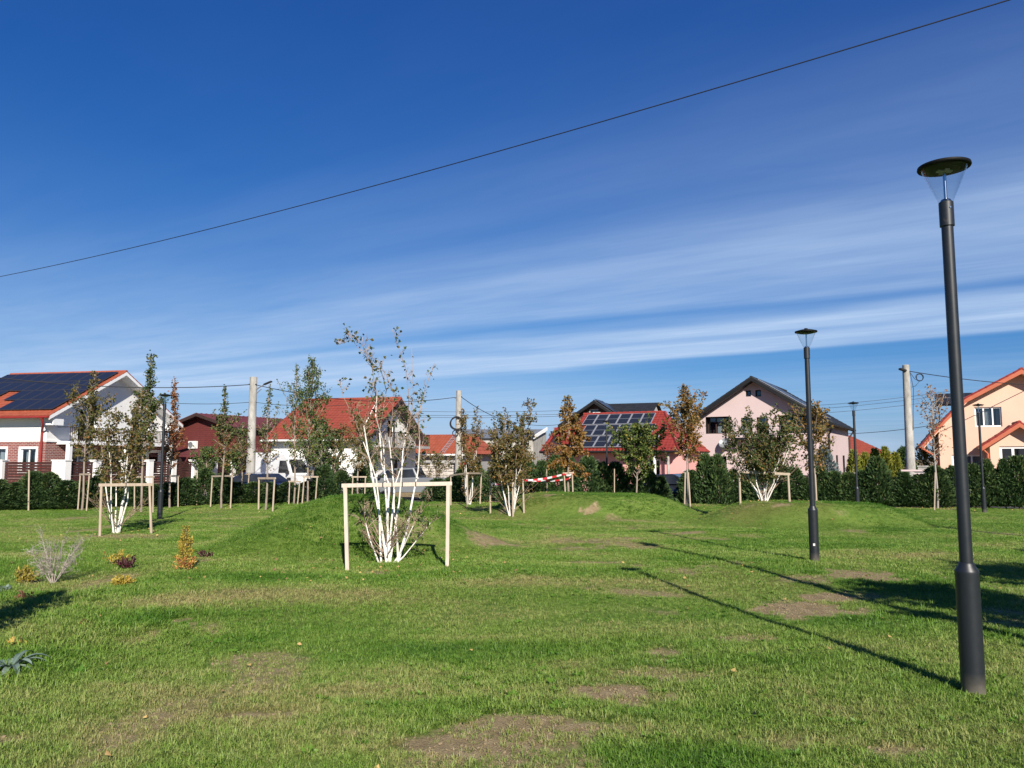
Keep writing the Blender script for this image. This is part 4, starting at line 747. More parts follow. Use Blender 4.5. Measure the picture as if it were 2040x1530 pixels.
tx0, tz0 = H.px(1863, 806, 3.2); tx1, tz1 = H.px(1950, 782, 3.6); hb = MB(); hb.add([(tx0,2.9,tz0),(tx1,2.9,tz0),(tx1,3.5,tz1),(tx0,3.5,tz1),(tx0,3.0,tz0-.12),(tx1,3.0,tz0-.12),(tx1,3.6,tz1-.1),(tx0,3.6,tz1-.1)], [(0,1,2,3),(7,6,5,4),(0,4,5,1),(1,5,6,2),(2,6,7,3),(3,7,4,0)]); H.part(hb, 'solar_collector', M['solar'], R11)
lg = MB()
for xx in (tx0+.2, tx1-.2): lg.beam((xx,3.3,tz0-.06),(xx,3.5,rz11(max(.3,xx))-.4 if xx > 0 else P11.z),.06,.06); lg.beam((xx,3.5,tz1-.1),(xx,3.7,tz0-.5),.06,.06)
H.part(lg, 'collector_frame', M['dark_metal'], R11)
# ---------------------------------------------------------------- fences and walls
def slat_fence(name, label, a, b_, n_bay, ht, slat, gap, pill, pmat, cap=True, z0=GZ):
    a = Vector((*a,0)); b_ = Vector((*b_,0)); d = (b_-a).normalized(); e = tag(empty(name, (a.x,a.y,z0), math.atan2(d.y,d.x)), label, 'fence'); Lf = (b_-a).length; bw = Lf/n_bay
    pme = MB().box(-pill/2,pill/2,-pill/2,pill/2,-.1,ht); 
    if cap: pme.box(-pill/2-.04,pill/2+.04,-pill/2-.04,pill/2+.04,ht,ht+.06)
    pme = pme.mesh('pillar'); pme.materials.append(pmat); ns = int((ht-.06)/(slat+gap)); sme = MB().box(pill/2+.01,bw-pill/2-.01,-.02,.02,0,slat).mesh('slat'); sme.materials.append(M['slat_wood'])
    for k in range(n_bay+1): link('pillar', pme, e).location = (k*bw,0,0)
    for k in range(n_bay):
        for j in range(ns): link('slat', sme, e).location = (k*bw,0,.06+j*(slat+gap))
    return e
fa = at(130, 925, 43.0); fb = at(462, 925, 57.5)
slat_fence('slat_fence', 'brown horizontal slat fence with white pillars running back beside white house', (fa.x,fa.y), (fb.x,fb.y), 7, 2.12, .13, .025, .42, M['plaster_white'])
fl = fa+Vector((-.98,.2,0))*15.2
slat_fence('slat_fence', 'brown horizontal slat fence with white pillars in front of brick ground floor', (fl.x,fl.y), (fa.x-.46,fa.y+.1), 4, 2.12, .13, .025, .42, M['plaster_white'])
fr0 = at(1838, 928, 39); slat_fence('slat_fence', 'dark slat fence with grey stone pillars before the peach house', (fr0.x,fr0.y), (fr0.x+9.5,fr0.y-4.4), 4, 1.82, .10, .02, .45, M['concrete'])
fr1 = at(1370, 940, 43); slat_fence('slat_fence', 'low pale slatted fence with plaster pillars before the pink two-storey house', (fr1.x,fr1.y), (fr1.x+9,fr1.y-4.2), 4, 1.55, .12, .05, .4, M['plaster_rose'])
def stone_wall(name, label, a, b_, ht, mat, th=.3):
    a = Vector((*a,0)); b_ = Vector((*b_,0)); d = (b_-a).normalized(); e = tag(empty(name,(a.x,a.y,GZ),math.atan2(d.y,d.x)), label, 'wall'); Lf = (b_-a).length
    MB().box(0,Lf,.03,th-.03,-.1,ht).build('core', M['plaster_grey'], e); MB().box(-.04,Lf+.04,-.05,th+.05,ht,ht+.08).build('coping', mat, e)
    rr = random.Random(5); x = 0; z = 0; metas = []
    while z < ht-.12:
        hh = min(rr.uniform(.2,.3), ht-z); x = -rr.uniform(0,.2)
        while x < Lf:
            ww = rr.uniform(.28,.55); xa, xb = max(0,x)+.012, min(Lf,x+ww)-.012
            if xb-xa > .06:
                mb = MB(); k = rr.uniform(.0,.035); q = .03; mb.add([(xa,.03,z+.01),(xb,.03,z+.01),(xb,.03,z+hh-.012),(xa,.03,z+hh-.012),(xa+q,-k,z+.03),(xb-q,-k,z+.03),(xb-q,-k,z+hh-.03),(xa+q,-k,z+hh-.03)],[(4,5,6,7),(0,1,5,4),(1,2,6,5),(2,3,7,6),(3,0,4,7)]); mb.build('stone', mat, e)
            x += ww
        z += hh
    return e
wa = at(838, 930, 51.5); wb = at(935, 930, 50.2); stone_wall('stone_wall', 'whitish rubble stone wall below the low orange roof', (wa.x,wa.y), (wb.x,wb.y), 1.75, M['stone'])
wa = at(1797, 940, 37.5); stone_wall('stone_wall', 'short pinkish garden wall beside the thick concrete pole', (wa.x,wa.y), (wa.x+.95,wa.y-.4), 1.62, M['plaster_rose'])
# ---------------------------------------------------------------- park lamps
def make_lamp():
    e = empty('park_lamp'); P_ = M['lamp_paint']
    MB().lathe([(.0,-.15),(.079,-.15),(.079,.85),(.080,.862),(.078,.872),(.056,.905),(.052,.925),(.046,.928),(.0,.928)], 28).build('base_sleeve', P_, e, smooth=True)
    MB().lathe([(.044,.90),(.041,3.46)], 24).build('pole', P_, e, smooth=True)
    c = MB().lathe([(.041,3.44),(.051,3.445),(.051,3.63),(.046,3.635),(.0,3.636)], 24).build('collar', P_, e, smooth=True)
    MB().lathe([(0,0),(.007,0),(.007,.004),(0,.004)], 8).build('screw', M['chrome'], c).matrix_local = Matrix.Translation((0,-.0515,3.58))@Matrix.Rotation(math.pi/2,4,'X')
    MB().lathe([(.052,3.637),(.060,3.66),(.105,3.76),(.158,3.895)], 32).build('glass_cone', M['cone_glass'], e, smooth=True)
    MB().lathe([(.0,3.637),(.012,3.637),(.012,3.90),(0,3.90)], 12).build('centre_rod', M['chrome'], e, smooth=True)
    MB().lathe([(.0,3.637),(.04,3.637),(.034,3.652),(.02,3.66),(.0,3.662)], 16).build('lamp_seat', M['chrome'], e, smooth=True)
    cp = MB().lathe([(.0,3.885),(.12,3.885),(.158,3.897),(.182,3.900),(.186,3.908),(.183,3.922),(.10,3.945),(.03,3.952),(.028,3.972),(.0,3.975)], 36).build('cap', M['cap_black'], e, smooth=True)
    MB().box(-.055,.055,-.017,.017,3.871,3.884).box(-.016,.016,-.05,.05,3.868,3.8835).build('light_board', M['plaster_grey'], cp)
    return e
LAMPS = [((1940,1383), None, 'black park lamp beside the bare soil patch, its long shadow crossing lawn'), ((1623,1119), None, 'black park lamp with small white sticker on its base, in front of mound'),
 ((318,1035), None, 'black park lamp beside the left birch clump, in front of white house'), (1698, 27.6, 'black park lamp on the mound, before golden conifers'), (1946, 28.2, 'black park lamp by hedge before the peach house porch'), (1207, 35.2, 'far black park lamp before the solar panel roof'), (786, 34.8, 'far black park lamp behind the large birch')]
lamp0 = make_lamp()
for k, (b_, dep, lab) in enumerate(LAMPS):
    o = lamp0 if k == 0 else copy_tree(lamp0)
    if dep is None: p = hit(*b_)
    else: x = (b_-1020)/FPX*dep*1.005; p = Vector((x, dep, gz(x, dep)))
    o.location = p; o.rotation_euler = (0,0,k*1.1); tag(o, lab, 'lamp', 'black park lamps')
    if k == 1: st = MB().box(-.016,.016,-.081,-.0795,.27,.31).build('sticker', M['white_plastic'], o); st.rotation_euler = (0,0,-k*1.1-.35)
# ---------------------------------------------------------------- utility poles and cables
def util_pole(label, px, top, y, r0, r1, wood_=False):
    x, yy = at(px, 940, y)[:2]; zt = at(px, top, y).z; zg = gz(x, yy); e = tag(empty('utility_pole', (x,yy,zg)), label, 'pole', 'concrete street poles'); h = zt-zg
    MB().lathe([(0,-.3),(r0,-.3)]+[(r0+(r1-r0)*f,h*f) for f in (.25,.5,.75)]+[(r1,h-.02),(r1-.02,h),(0,h)], 14).build('shaft', M['concrete'], e, smooth=True); return e, h, Vector((x,yy,zt))
p1, h1, t1 = util_pole('weathered concrete pole with street light arm, in front of dark red wooden house', 499, 751, 42, .26, .19)
am = MB().tube([(.1,0,h1-.75),(.35,-.1,h1-.6),(.75,-.25,h1-.40)], .03, 7).tube([(.1,0,h1-1.0),(.5,-.15,h1-.68)], .02, 6).build('lamp_arm', M['grey_metal'], p1, smooth=True); MB().beam((.65,-.2,h1-.44),(1.12,-.38,h1-.28),.16,.09).build('lamp_head', M['dark_metal'], p1, bevel=.03)
MB().beam((-.22,-.1,h1-.42),(.22,-.1,h1-.42),.06,.06).build('cable_bracket', M['dark_metal'], p1)
p2, h2, t2 = util_pole('slim concrete pole with a coil of cable hung on it, beside low orange roof', 913, 778, 50, .24, .17)
def coil(par, c, r, turns, th, rx):
    mb = MB(); pts = []
    for k in range(turns*20+1): a = 2*math.pi*k/20; rr = r*(1+.10*math.sin(k*.37)); pts.append((c[0]+rr*math.cos(a), c[1]+.04*math.sin(k*.21), c[2]+rr*math.sin(a)))
    mb.tube(pts, th, 6); return mb.build('cable_coil', M['cable'], par, smooth=True)
coil(p2, (-.12,-.3,h2-2.15), .40, 4, .028, 0); coil(p2, (-.2,-.28,h2-2.8), .18, 2, .025, 0); MB().beam((-.26,-.05,h2-.5),(.22,-.05,h2-.4),.06,.06).build('cable_bracket', M['dark_metal'], p2)
MB().box(.15,.55,-.3,.0,1.55,2.0).build('meter_box', M['rust_pipe'], p2)
p3, h3, t3 = util_pole('thick pale concrete pole with wound cable near its top, before the peach house', 1815, 727, 37.5, .23, .155)
MB().beam((-.08,-.1,h3-.3),(-.42,-.25,h3-.22),.2,.1).build('lamp_head', M['dark_metal'], p3, bevel=.03); coil(p3, (.62,-.05,h3-.62), .17, 3, .014, 0)
MB().tube([(.15,-.05,h3-.35),(.35,-.1,h3-.7),(.6,-.05,h3-.82),(.4,-.05,h3-1.05),(.22,-.05,h3-1.1)], .012, 6).build('loose_cable', M['cable'], p3); MB().tube([(.1,-.16,h3-.3),(.22,-.2,h3-1.2),(.14,-.2,h3-2.4),(.1,-.22,h3-3.2)], .012, 6).build('drop_cable', M['cable'], p3)
def cable(name, label, a, b_, sag, r=.012, n=24):
    a, b_ = Vector(a), Vector(b_); pts = [a.lerp(b_, k/n)-Vector((0,0,sag*4*(k/n)*(1-k/n))) for k in range(n+1)]; return tag(MB().tube(pts, r, 5, cap=True).build(name, M['cable']), label, 'cable')
# the wire overhead, between two wooden poles outside the picture
wl, wr = at(0, 551, 27.5), at(2010, 0, 10.9); dw = (wr-wl); W0 = wl-dw*.42; W1 = wr+dw*.30
nseg = 40; sagm = .30; base_pts = []
pts = []
for k in range(nseg+1):
    f_ = -.42+1.72*k/nseg; q = wl+dw*f_; q.z -= sagm*4*f_*(1-f_); pts.append(q)
tag(MB().tube(pts, .0105, 6).build('overhead_wire', M['cable']), 'black overhead wire crossing the sky diagonally above the lawn', 'wire')
for q, nm in ((pts[0], 'weathered wooden pole holding the overhead wire beyond the left houses'), (pts[-1], 'weathered wooden pole holding the overhead wire beside the park')):
    zg = gz(q.x, q.y); e = tag(empty('wooden_pole', (q.x, q.y, zg)), nm, 'pole'); hh = q.z-zg; MB().lathe([(0,-.3),(.14,-.3),(.09,hh+.3),(0,hh+.3)], 12).build('shaft', M['bark_grey'], e, smooth=True); MB().beam((-.35,0,hh),(.35,0,hh),.08,.08).build('cross_arm', M['bark_grey'], e)
# the pole whose shadow crosses the lawn
sp = Vector((5.35, 5.15)); zg = gz(*sp); e = tag(empty('wooden_pole', (sp.x, sp.y, zg)), 'slim wooden post standing by the dense shade trees', 'pole'); MB().lathe([(0,-.3),(.075,-.3),(.05,6.9),(0,6.9)], 10).build('shaft', M['bark_grey'], e, smooth=True); MB().box(-.16,.16,-.05,.05,6.5,6.75).build('junction_box', M['grey_metal'], e)
q1 = t1-Vector((.2,0,.42)); cable('street_cable', 'black cable from above white house to the concrete pole with lamp arm', at(-40,748,37), q1, .35, .022)
cable('street_cable', 'thin lower cable passing before dark red wooden house', at(300,800,44), at(505,801,42.1), .12, .014); cable('street_cable', 'thin cable running from lamp-arm pole towards the large birch', at(505,801,41.9), at(700,806,44), .15, .014)
cable('street_cable', 'black cable strung between lamp-arm pole and coil pole', t1+Vector((.2,0,-.45)), t2+Vector((-.26,0,-.45)), .55, .02); cable('street_cable', 'black cable dropping from coil pole behind the orange birch', t2+Vector((.2,0,-.45)), at(1010,838,60), .2, .022); cable('street_cable', 'black cable sagging to the slate-roofed house', at(1010,838,60), at(1130,843,74), .3, .02)
for k, (ya, yb, lab) in enumerate([(803,822,'topmost far power line crossing behind coil pole'), (811,829,'middle far power line crossing behind coil pole'), (815,833,'lowest far power line crossing behind coil pole')]): cable('power_line', lab, at(700,ya+12,95), at(1120,yb-4,95), .25, .022)
for k, (ya, yb, lab) in enumerate([(812,784,'upper far power line between dark gable roof and peach house'), (820,790,'second far power line between dark gable roof and peach house'), (828,800,'lower far power line between dark gable roof and peach house')]): cable('power_line', lab, at(1295,ya,95), at(1900,yb-6,95), .9, .022)
cable('street_cable', 'black cable from the thick concrete pole to the peach gable', t3+Vector((.15,-.05,-.32)), at(2080,768,44), .12, .02); cable('street_cable', 'cable from dark roof edge past the thick concrete pole', at(1690,864,52), at(1870,845,48), .1, .018)
# ---------------------------------------------------------------- vehicles
def vehicle(name, label, cat, pos, rz_, prof, belt, wd, tumble, paint, wheels, glass_side, screen, lights, grille, wr_=.34, extra=None):
    """prof: closed side outline (x forward, z), ground at z=0; belt: height where the cabin starts to lean in"""
    e = tag(empty(name, pos, rz_), label, cat); hw = wd/2
    def yy(z): return hw-max(0, z-belt)*tumble-max(0,.45-z)*.12
    mb = MB(); n_ = len(prof); L_ = [(x, yy(z), z) for x, z in prof]; R_ = [(x, -yy(z), z) for x, z in prof]
    mb.add(L_+R_, [(i_, (i_+1)%n_, n_+(i_+1)%n_, n_+i_) for i_ in range(n_)]); me_ = mb.mesh('body'); bm = bmesh.new(); bm.from_mesh(me_)
    bm.verts.ensure_lookup_table(); 
    for off in (0, n_):
        f_ = bm.faces.new([bm.verts[off+i_] for i_ in range(n_)]); 
    bmesh.ops.recalc_face_normals(bm, faces=bm.faces); bmesh.ops.triangulate(bm, faces=[f_ for f_ in bm.faces if len(f_.verts) > 4]); bm.to_mesh(me_); bm.free(); me_.materials.append(paint)
    body = link('body', me_, e, bevel=.05)
    for poly in glass_side:
        for s_ in (1, -1):
            g = MB(); q = [(x, s_*(yy(z)+.008), z) for x, z in poly]; g.add(q, [tuple(range(len(q))) if s_ < 0 else tuple(reversed(range(len(q))))]); g.build('side_window', M['car_glass'], e)
    for (xa, za), (xb, zb), nm in screen:
        d = Vector((xb-xa,0,zb-za)); nn = Vector((d.z,0,-d.x)).normalized(); nn = nn if nn.x*(1 if (xa+xb)/2 > 0 else -1) > 0 else -nn; g = MB(); o_ = nn*.012
        g.add([(xa+o_.x,-yy(za)+.09,za+o_.z),(xa+o_.x,yy(za)-.09,za+o_.z),(xb+o_.x,yy(zb)-.09,zb+o_.z),(xb+o_.x,-yy(zb)+.09,zb+o_.z)], [(0,1,2,3)]); g.build(nm, M['car_glass'], e)
    for x in wheels:
        for s_ in (1, -1):
            w_ = empty('wheel', (x, s_*(hw-.10), wr_)); w_.parent = e; tm = Matrix.Rotation(math.pi/2,4,'X')
            MB().lathe([(wr_*.62,-.10),(wr_*.93,-.105),(wr_,-.07),(wr_,.07),(wr_*.93,.105),(wr_*.62,.10)], 24).build('tyre', M['rubber'], w_, smooth=True).matrix_local = tm
            MB().lathe([(0,-.05),(wr_*.3,-.08),(wr_*.62,-.06),(wr_*.62,.06),(wr_*.3,.08),(0,.05)], 16).build('rim', M['grey_metal'], w_, smooth=True).matrix_local = tm
            MB().lathe([(wr_*1.13,-.02),(wr_*1.13,.12),(0,.12)], 20).build('wheel_arch', M['rubber'], e, smooth=True).matrix_local = Matrix.Translation((x, s_*(hw-.11), wr_))@(tm if s_ < 0 else Matrix.Rotation(-math.pi/2,4,'X'))
    for x, z, dx, h in lights:
        for s_ in (1, -1): MB().box(x-dx, x+.015, min(s_*(hw-.42),s_*(hw-.06)), max(s_*(hw-.42),s_*(hw-.06)), z, z+h).build('headlight' if x > 0 else 'tail_light', M['headlight'] if x > 0 else M['rust_pipe'], e, bevel=.03)
    if grille:
        x, z0_, z1_ = grille; g = MB().box(x-.04, x+.02, -hw*.5, hw*.5, z0_, z1_).build('grille', M['dark_metal'], e, bevel=.02)
        mm = MB()
        for k in range(3): zz = z0_+.05+(z1_-z0_-.1)*k/2; mm.box(x+.021, x+.03, -hw*.48, hw*.48, zz-.012, zz+.012)
        mm.build('grille_bar', M['chrome'], g); MB().lathe([(.0,-.006),(.09,-.006),(.09,.006),(.075,.006),(.075,.0),(0,0)], 18).build('badge_ring', M['chrome'], g).matrix_local = Matrix.Translation((x+.04,0,(z0_+z1_)/2))@Matrix.Rotation(math.pi/2,4,'Y')
    for s_ in (1, -1): MB().box(-.06,.06,-.11,.11,-.1,.1).build('wing_mirror', M['dark_metal'] , e, bevel=.03).location = (screen[0][0][0]-.25, s_*(hw+.10), belt+.12)
    return e
vz = GZ+.02
vp = at(553, 930, 47.5)
vehicle('delivery_van', 'white high-roofed van parked by the concrete pole with lamp arm', 'van', (vp.x+.15, vp.y+1.6, vz), math.radians(-42), [(2.9,.35),(2.95,.75),(2.75,1.12),(2.05,1.28),(1.35,2.25),(.9,2.55),(-2.5,2.62),(-2.9,2.4),(-2.95,.35)], 1.25, 2.0, .12, M['car_white'], [1.95,-1.9], [[(1.78,1.36),(1.28,2.1),(.55,2.1),(.55,1.36)]], [((2.0,1.34),(1.42,2.17),'windscreen')], [(2.82,.82,.25,.28)], (2.93,.62,1.02))
hatch = [(2.05,.28),(2.1,.62),(1.9,.86),(1.0,.98),(.3,1.42),(-.9,1.48),(-1.75,1.1),(-2.05,.95),(-2.1,.3)]
cp_ = at(528, 945, 41.0)
vehicle('parked_car', 'dark blue car parked in front of the white van', 'car', (cp_.x, cp_.y, vz), math.radians(-25), hatch, .98, 1.78, .28, M['car_blue'], [1.3,-1.3], [[(.82,1.0),(.28,1.36),(-.25,1.38),(-.3,1.0)],[(-.36,1.0),(-.32,1.38),(-.88,1.4),(-1.45,1.08),(-1.45,1.0)]], [((1.0,1.0),(.32,1.4),'windscreen'), ((-1.72,1.1),(-.95,1.46),'rear_window')], [(2.03,.62,.2,.16),(-1.95,.7,.12,.18)], (2.08,.4,.6), .31)
pk = [(2.6,.42),(2.65,.85),(2.5,1.08),(1.5,1.18),(.95,1.68),(-.55,1.74),(-.85,1.2),(-2.6,1.2),(-2.65,.45)]
kp = at(812, 940, 41.8)
vehicle('pickup_truck', 'grey pickup truck parked behind the large birch', 'pickup', (kp.x, kp.y, vz), math.radians(172), pk, 1.15, 1.85, .22, M['car_grey'], [1.65,-1.6], [[(1.32,1.2),(.9,1.6),(.3,1.63),(.25,1.2)],[(.18,1.2),(.22,1.63),(-.5,1.66),(-.7,1.24)]], [((1.5,1.2),(.98,1.66),'windscreen'), ((-.84,1.22),(-.57,1.7),'rear_window')], [(2.55,.8,.2,.18),(-2.56,.7,.1,.3)], (2.63,.55,.95), .38)
dp_ = at(1313, 945, 38.4)
vehicle('parked_car', 'black car parked behind the hedge before the pink bungalow', 'car', (dp_.x, dp_.y, vz), math.radians(150), hatch, .98, 1.8, .28, M['car_black'], [1.3,-1.3], [[(.82,1.0),(.28,1.36),(-.25,1.38),(-.3,1.0)],[(-.36,1.0),(-.32,1.38),(-.88,1.4),(-1.45,1.08),(-1.45,1.0)]], [((1.0,1.0),(.32,1.4),'windscreen'), ((-1.72,1.1),(-.95,1.46),'rear_window')], [(2.03,.62,.2,.16),(-1.95,.7,.12,.18)], (2.08,.4,.6), .31)
wp_ = at(1888, 948, 35.4)
vehicle('parked_car', 'white car mostly hidden by hedge before the peach house', 'car', (wp_.x, wp_.y, vz), math.radians(152), hatch, .98, 1.78, .28, M['car_white'], [1.3,-1.3], [[(.82,1.0),(.28,1.36),(-.25,1.38),(-.3,1.0)],[(-.36,1.0),(-.32,1.38),(-.88,1.4),(-1.45,1.08),(-1.45,1.0)]], [((1.0,1.0),(.32,1.4),'windscreen'), ((-1.72,1.1),(-.95,1.46),'rear_window')], [(2.03,.62,.2,.16),(-1.95,.7,.12,.18)], (2.08,.4,.6), .31)
# ---------------------------------------------------------------- trees
def curve_pts(p0, d0, L_, n, bend, rng, wob=.04):
    pts = [Vector(p0)]; d = Vector(d0).normalized()
    for k in range(n):
        d = (d+Vector(bend)*(1/n)+Vector(rng.normal(0,wob,3))).normalized(); pts.append(pts[-1]+d*(L_/n))
    return pts
def sample_leaves(segs, n, size, rng, spread=.05, droop=.5):
    a = np.array([s[0] for s in segs]); b_ = np.array([s[1] for s in segs]); wgt = np.array([s[2] for s in segs])*np.linalg.norm(b_-a,axis=1); wgt = wgt/wgt.sum()
    k = rng.choice(len(segs), n, p=wgt); f_ = rng.random((n,1)); p = a[k]*(1-f_)+b_[k]*f_+rng.normal(0,spread,(n,3))
    dirs = (b_-a)[k]; dirs = dirs/(np.linalg.norm(dirs,axis=1,keepdims=True)+1e-6); axd = dirs*.5+rng.normal(0,.7,(n,3)); axd[:,2] -= droop
    return p, axd, size*rng.uniform(.6,1.25,n)
def young_tree(label, pos, top_z, cb, R, leaf, n, ls=.085, lean=0.0, spire=.0, seed=1, group='young staked trees', tint=(.5,.25), shape='oval', bark='bark_brown', name='young_tree', cat='tree', r0=.04, vert=None):
    rng = np.random.default_rng(seed); pos = Vector(pos); h = top_z-pos.z; e = tag(empty(name, pos), label, cat, group); cb = cb-pos.z
    tr = [Vector((lean*f_*f_*h+.03*math.sin(f_*7+seed), .03*math.cos(f_*5+seed)-.0, h*f_)) for f_ in np.linspace(0,1,10)]; tr[0] = Vector((0,0,-.1)); rad = [r0*(1-.86*f_)+.004 for f_ in np.linspace(0,1,10)]
    MB().tube(tr, rad, 8).build('trunk', M[bark], e, smooth=True)
    def tp(z): k = np.clip(z/h*9,0,8.999); i_ = int(k); return tr[i_].lerp(tr[i_+1], k-i_)
    br = MB(); segs = []; nb = int(16+9*(h-cb))
    for k in range(nb):
        f_ = (k+rng.random())/nb; z = cb*.92+(h-cb*.92)*f_; pr = math.sin(math.pi*min(1,(f_*.86+.14)))**.75 if shape == 'oval' else (1-f_)**.7
        if spire and f_ > 1-spire: pr = .30*(1-f_)/spire+.10
        el = math.radians(rng.uniform(18,55)+f_*22) if shape != 'droop' else math.radians(rng.uniform(5,45)); az_ = k*2.4+rng.normal(0,.4); L_ = min(R*pr*rng.uniform(.5,.95)/max(.55,math.cos(el)), (h-z)/max(.3,math.sin(el))*.9+.06); d = (math.cos(az_)*math.cos(el), math.sin(az_)*math.cos(el), math.sin(el))
        bp = curve_pts(tp(z), d, L_, 5, (0,0,.35) if shape != 'droop' else (0,0,-1.0), rng, .08); br.tube(bp, [.013*(1-.8*j/5)+.002 for j in range(6)], 5)
        for j in range(1,5): segs.append((bp[j],bp[j+1],1.0))
        for j in range(4):
            q = bp[1+j]; d2 = Vector(d)+Vector(rng.normal(0,.75,3)); tw = curve_pts(q, d2, L_*rng.uniform(.2,.42), 3, (0,0,.2) if shape != 'droop' else (0,0,-1.4), rng, .1); br.tube(tw, [.005,.004,.003,.002], 4)
            for i_ in range(3): segs.append((tw[i_],tw[i_+1],1.3))
    br.build('branches', M[bark], e)
    p, a_, s_ = sample_leaves(segs, n, ls, rng, .045); zt_ = np.clip((p[:,2]-cb)/(h-cb),0,1); tn = tint[0]+rng.normal(0,tint[1],n)+(vert or 0)*(.5-zt_); tn = tn+.25*(fbm(p[:,0]*2.5+seed,p[:,2]*2.5)-.5)
    link('foliage', leaves_mesh('foliage', p, a_, s_, .72, tn, L[leaf], rng=rng), e); return e
def birch(label, pos, top_z, R, stems, n, ls=.06, seed=1, leaf='birch', tint=(.5,.25), lowshoots=8, cb=.35, spread=.34, group='multi-stemmed birches', paths=None, r0=.03, gapx=1.0):
    rng = np.random.default_rng(seed); pos = Vector(pos); h = top_z-pos.z; e = tag(empty('birch_clump', pos), label, 'tree', group); segs = []; tw = MB(); P_ = paths or []
    if not paths:
        for k in range(stems):
            az_ = k*2*math.pi/stems+rng.normal(0,.3); hk = h*(1 if k == 0 else rng.uniform(.72,.98)); sp_ = spread*rng.uniform(.55,1.15)
            p0 = Vector((.06*math.cos(az_), .06*math.sin(az_), -.06)); P_.append([p0+Vector((math.cos(az_)*R*sp_*(1.5*f_-.5*f_*f_)*gapx, math.sin(az_)*R*sp_*(1.5*f_-.5*f_*f_), hk*f_))+Vector(rng.normal(0,.025,3))*(f_ > 0) for f_ in np.linspace(0,1,9)])
    for pts in P_:
        n_ = len(pts); rs = r0*rng.uniform(.75,1.15)*min(1, .35+.65*sum((pts[j+1]-pts[j]).length for j in range(n_-1))/2.2); rr_ = [rs*max(.04,(1-1.05*(j/(n_-1))**.75))+.0028 for j in range(n_)]; k_ = max(3, int(n_*.62)); MB().tube(pts[:k_+1], rr_[:k_+1], 8).build('stem', M['birch_bark'], e, smooth=True); tw.tube(pts[k_:], rr_[k_:], 6)
        for j in range(n_-1):
            f_ = j/(n_-1)
            if f_ > .55: segs.append((pts[j],pts[j+1],.8))
        Ls = sum((pts[j+1]-pts[j]).length for j in range(n_-1))
        for k in range(int(10+Ls*5)):
            f_ = cb+(1-cb)*rng.random(); t_ = f_*(n_-1); i_ = min(int(t_),n_-2); q = pts[i_].lerp(pts[i_+1], t_-i_); az_ = rng.random()*6.28; el = math.radians(rng.uniform(35,70)); L_ = R*rng.uniform(.25,.66)*(1.25-f_*.95)
            bp = curve_pts(q, (math.cos(az_)*math.cos(el),math.sin(az_)*math.cos(el),math.sin(el)), L_, 5, (0,0,.1), rng, .09); tw.tube(bp, [.0065,.005,.004,.003,.0025,.002], 4)
            for j in range(1,5): segs.append((bp[j],bp[j+1],1.2))
            for j in range(2):
                t2 = curve_pts(bp[2+j], Vector((math.cos(az_),math.sin(az_),.6))+Vector(rng.normal(0,.6,3)), L_*.45, 3, (0,0,-.2), rng, .1); tw.tube(t2, [.004,.003,.0025,.002], 4)
                for i2 in range(3): segs.append((t2[i2],t2[i2+1],1.2))
    for k in range(lowshoots):
        az_ = rng.random()*6.28; el = math.radians(rng.uniform(32,62)); bp = curve_pts((0.05*math.cos(az_),.05*math.sin(az_),.08+.25*rng.random()), (math.cos(az_)*math.cos(el),math.sin(az_)*math.cos(el),math.sin(el)), R*rng.uniform(.5,.95), 6, (0,0,.45), rng, .06); tw.tube(bp, [.009,.008,.0065,.005,.004,.003,.002], 5)
        for j in range(3):
            t2 = curve_pts(bp[2+j], Vector((math.cos(az_),math.sin(az_),.9))+Vector(rng.normal(0,.5,3)), R*.35, 4, (0,0,.2), rng, .1); tw.tube(t2, [.004,.0035,.003,.0025,.002], 4); segs += [(t2[i2],t2[i2+1],.22) for i2 in range(1,4)]
    tw.build('twigs', M['birch_twig'], e)
    p, a_, s_ = sample_leaves(segs, n, ls, rng, .03); tn = tint[0]+rng.normal(0,tint[1],n)+.35*(fbm(p[:,0]*2+seed,p[:,2]*2+seed)-.5)
    link('foliage', leaves_mesh('foliage', p, a_, s_, .78, tn, L[leaf], rng=rng), e); return e
def zpx(py, p): return at(1020, py, p.y).z
# the large birch: stems follow the photograph
pb = hit(768, 1121); paths = []
def zp(l): 
    out = []
    for k, (a, c) in enumerate(l):
        q = at(600+a/2.943, 640+c/2.943, pb.y); out.append(Vector((q.x-pb.x, (k/(len(l)-1))*RNG.normal(0,.28), q.z-pb.z)))
    out[0].z = -.06; return out
for l in ([(470,1412),(460,1240),(456,1060),(440,930),(405,800),(365,690),(315,560),(250,430),(190,320)], [(497,1402),(503,1220),(500,1080),(494,930),(470,720),(448,560),(440,440),(412,260),(372,140),(258,68)],
          [(515,1415),(528,1240),(545,1000),(530,850),(520,700),(540,560),(555,430),(500,300)], [(518,1410),(545,1230),(575,1060),(592,900),(602,760),(622,600),(642,450),(622,280),(555,85)],
          [(560,1390),(615,1240),(650,1030),(680,870),(700,700),(692,560),(720,400),(775,240)], [(530,1395),(575,1370),(620,1290),(668,1190),(712,1090),(765,1020)], [(570,1390),(560,1250),(540,1120),(545,980),(600,800),(640,640),(670,460),(640,150)], [(463,1395),(410,1270),(378,1165),(330,1085)],
          [(505,1410),(470,1200),(440,1000),(392,760),(380,620),(430,470),(420,260),(300,110),(190,125)], [(540,1395),(600,1380),(690,1270),(760,1180),(850,1130)], [(520,1410),(512,1180),(512,960),(470,840),(455,640),(490,400),(470,250),(400,200)]):
    paths.append(zp(l))
birch('large multi-stemmed white birch with sparse leaves behind pale wooden bar, beside the mound', pb, zpx(665,pb), .9, 8, 900, .064, 11, 'birch', (.30,.25), 22, .42, paths=paths, r0=.0205)
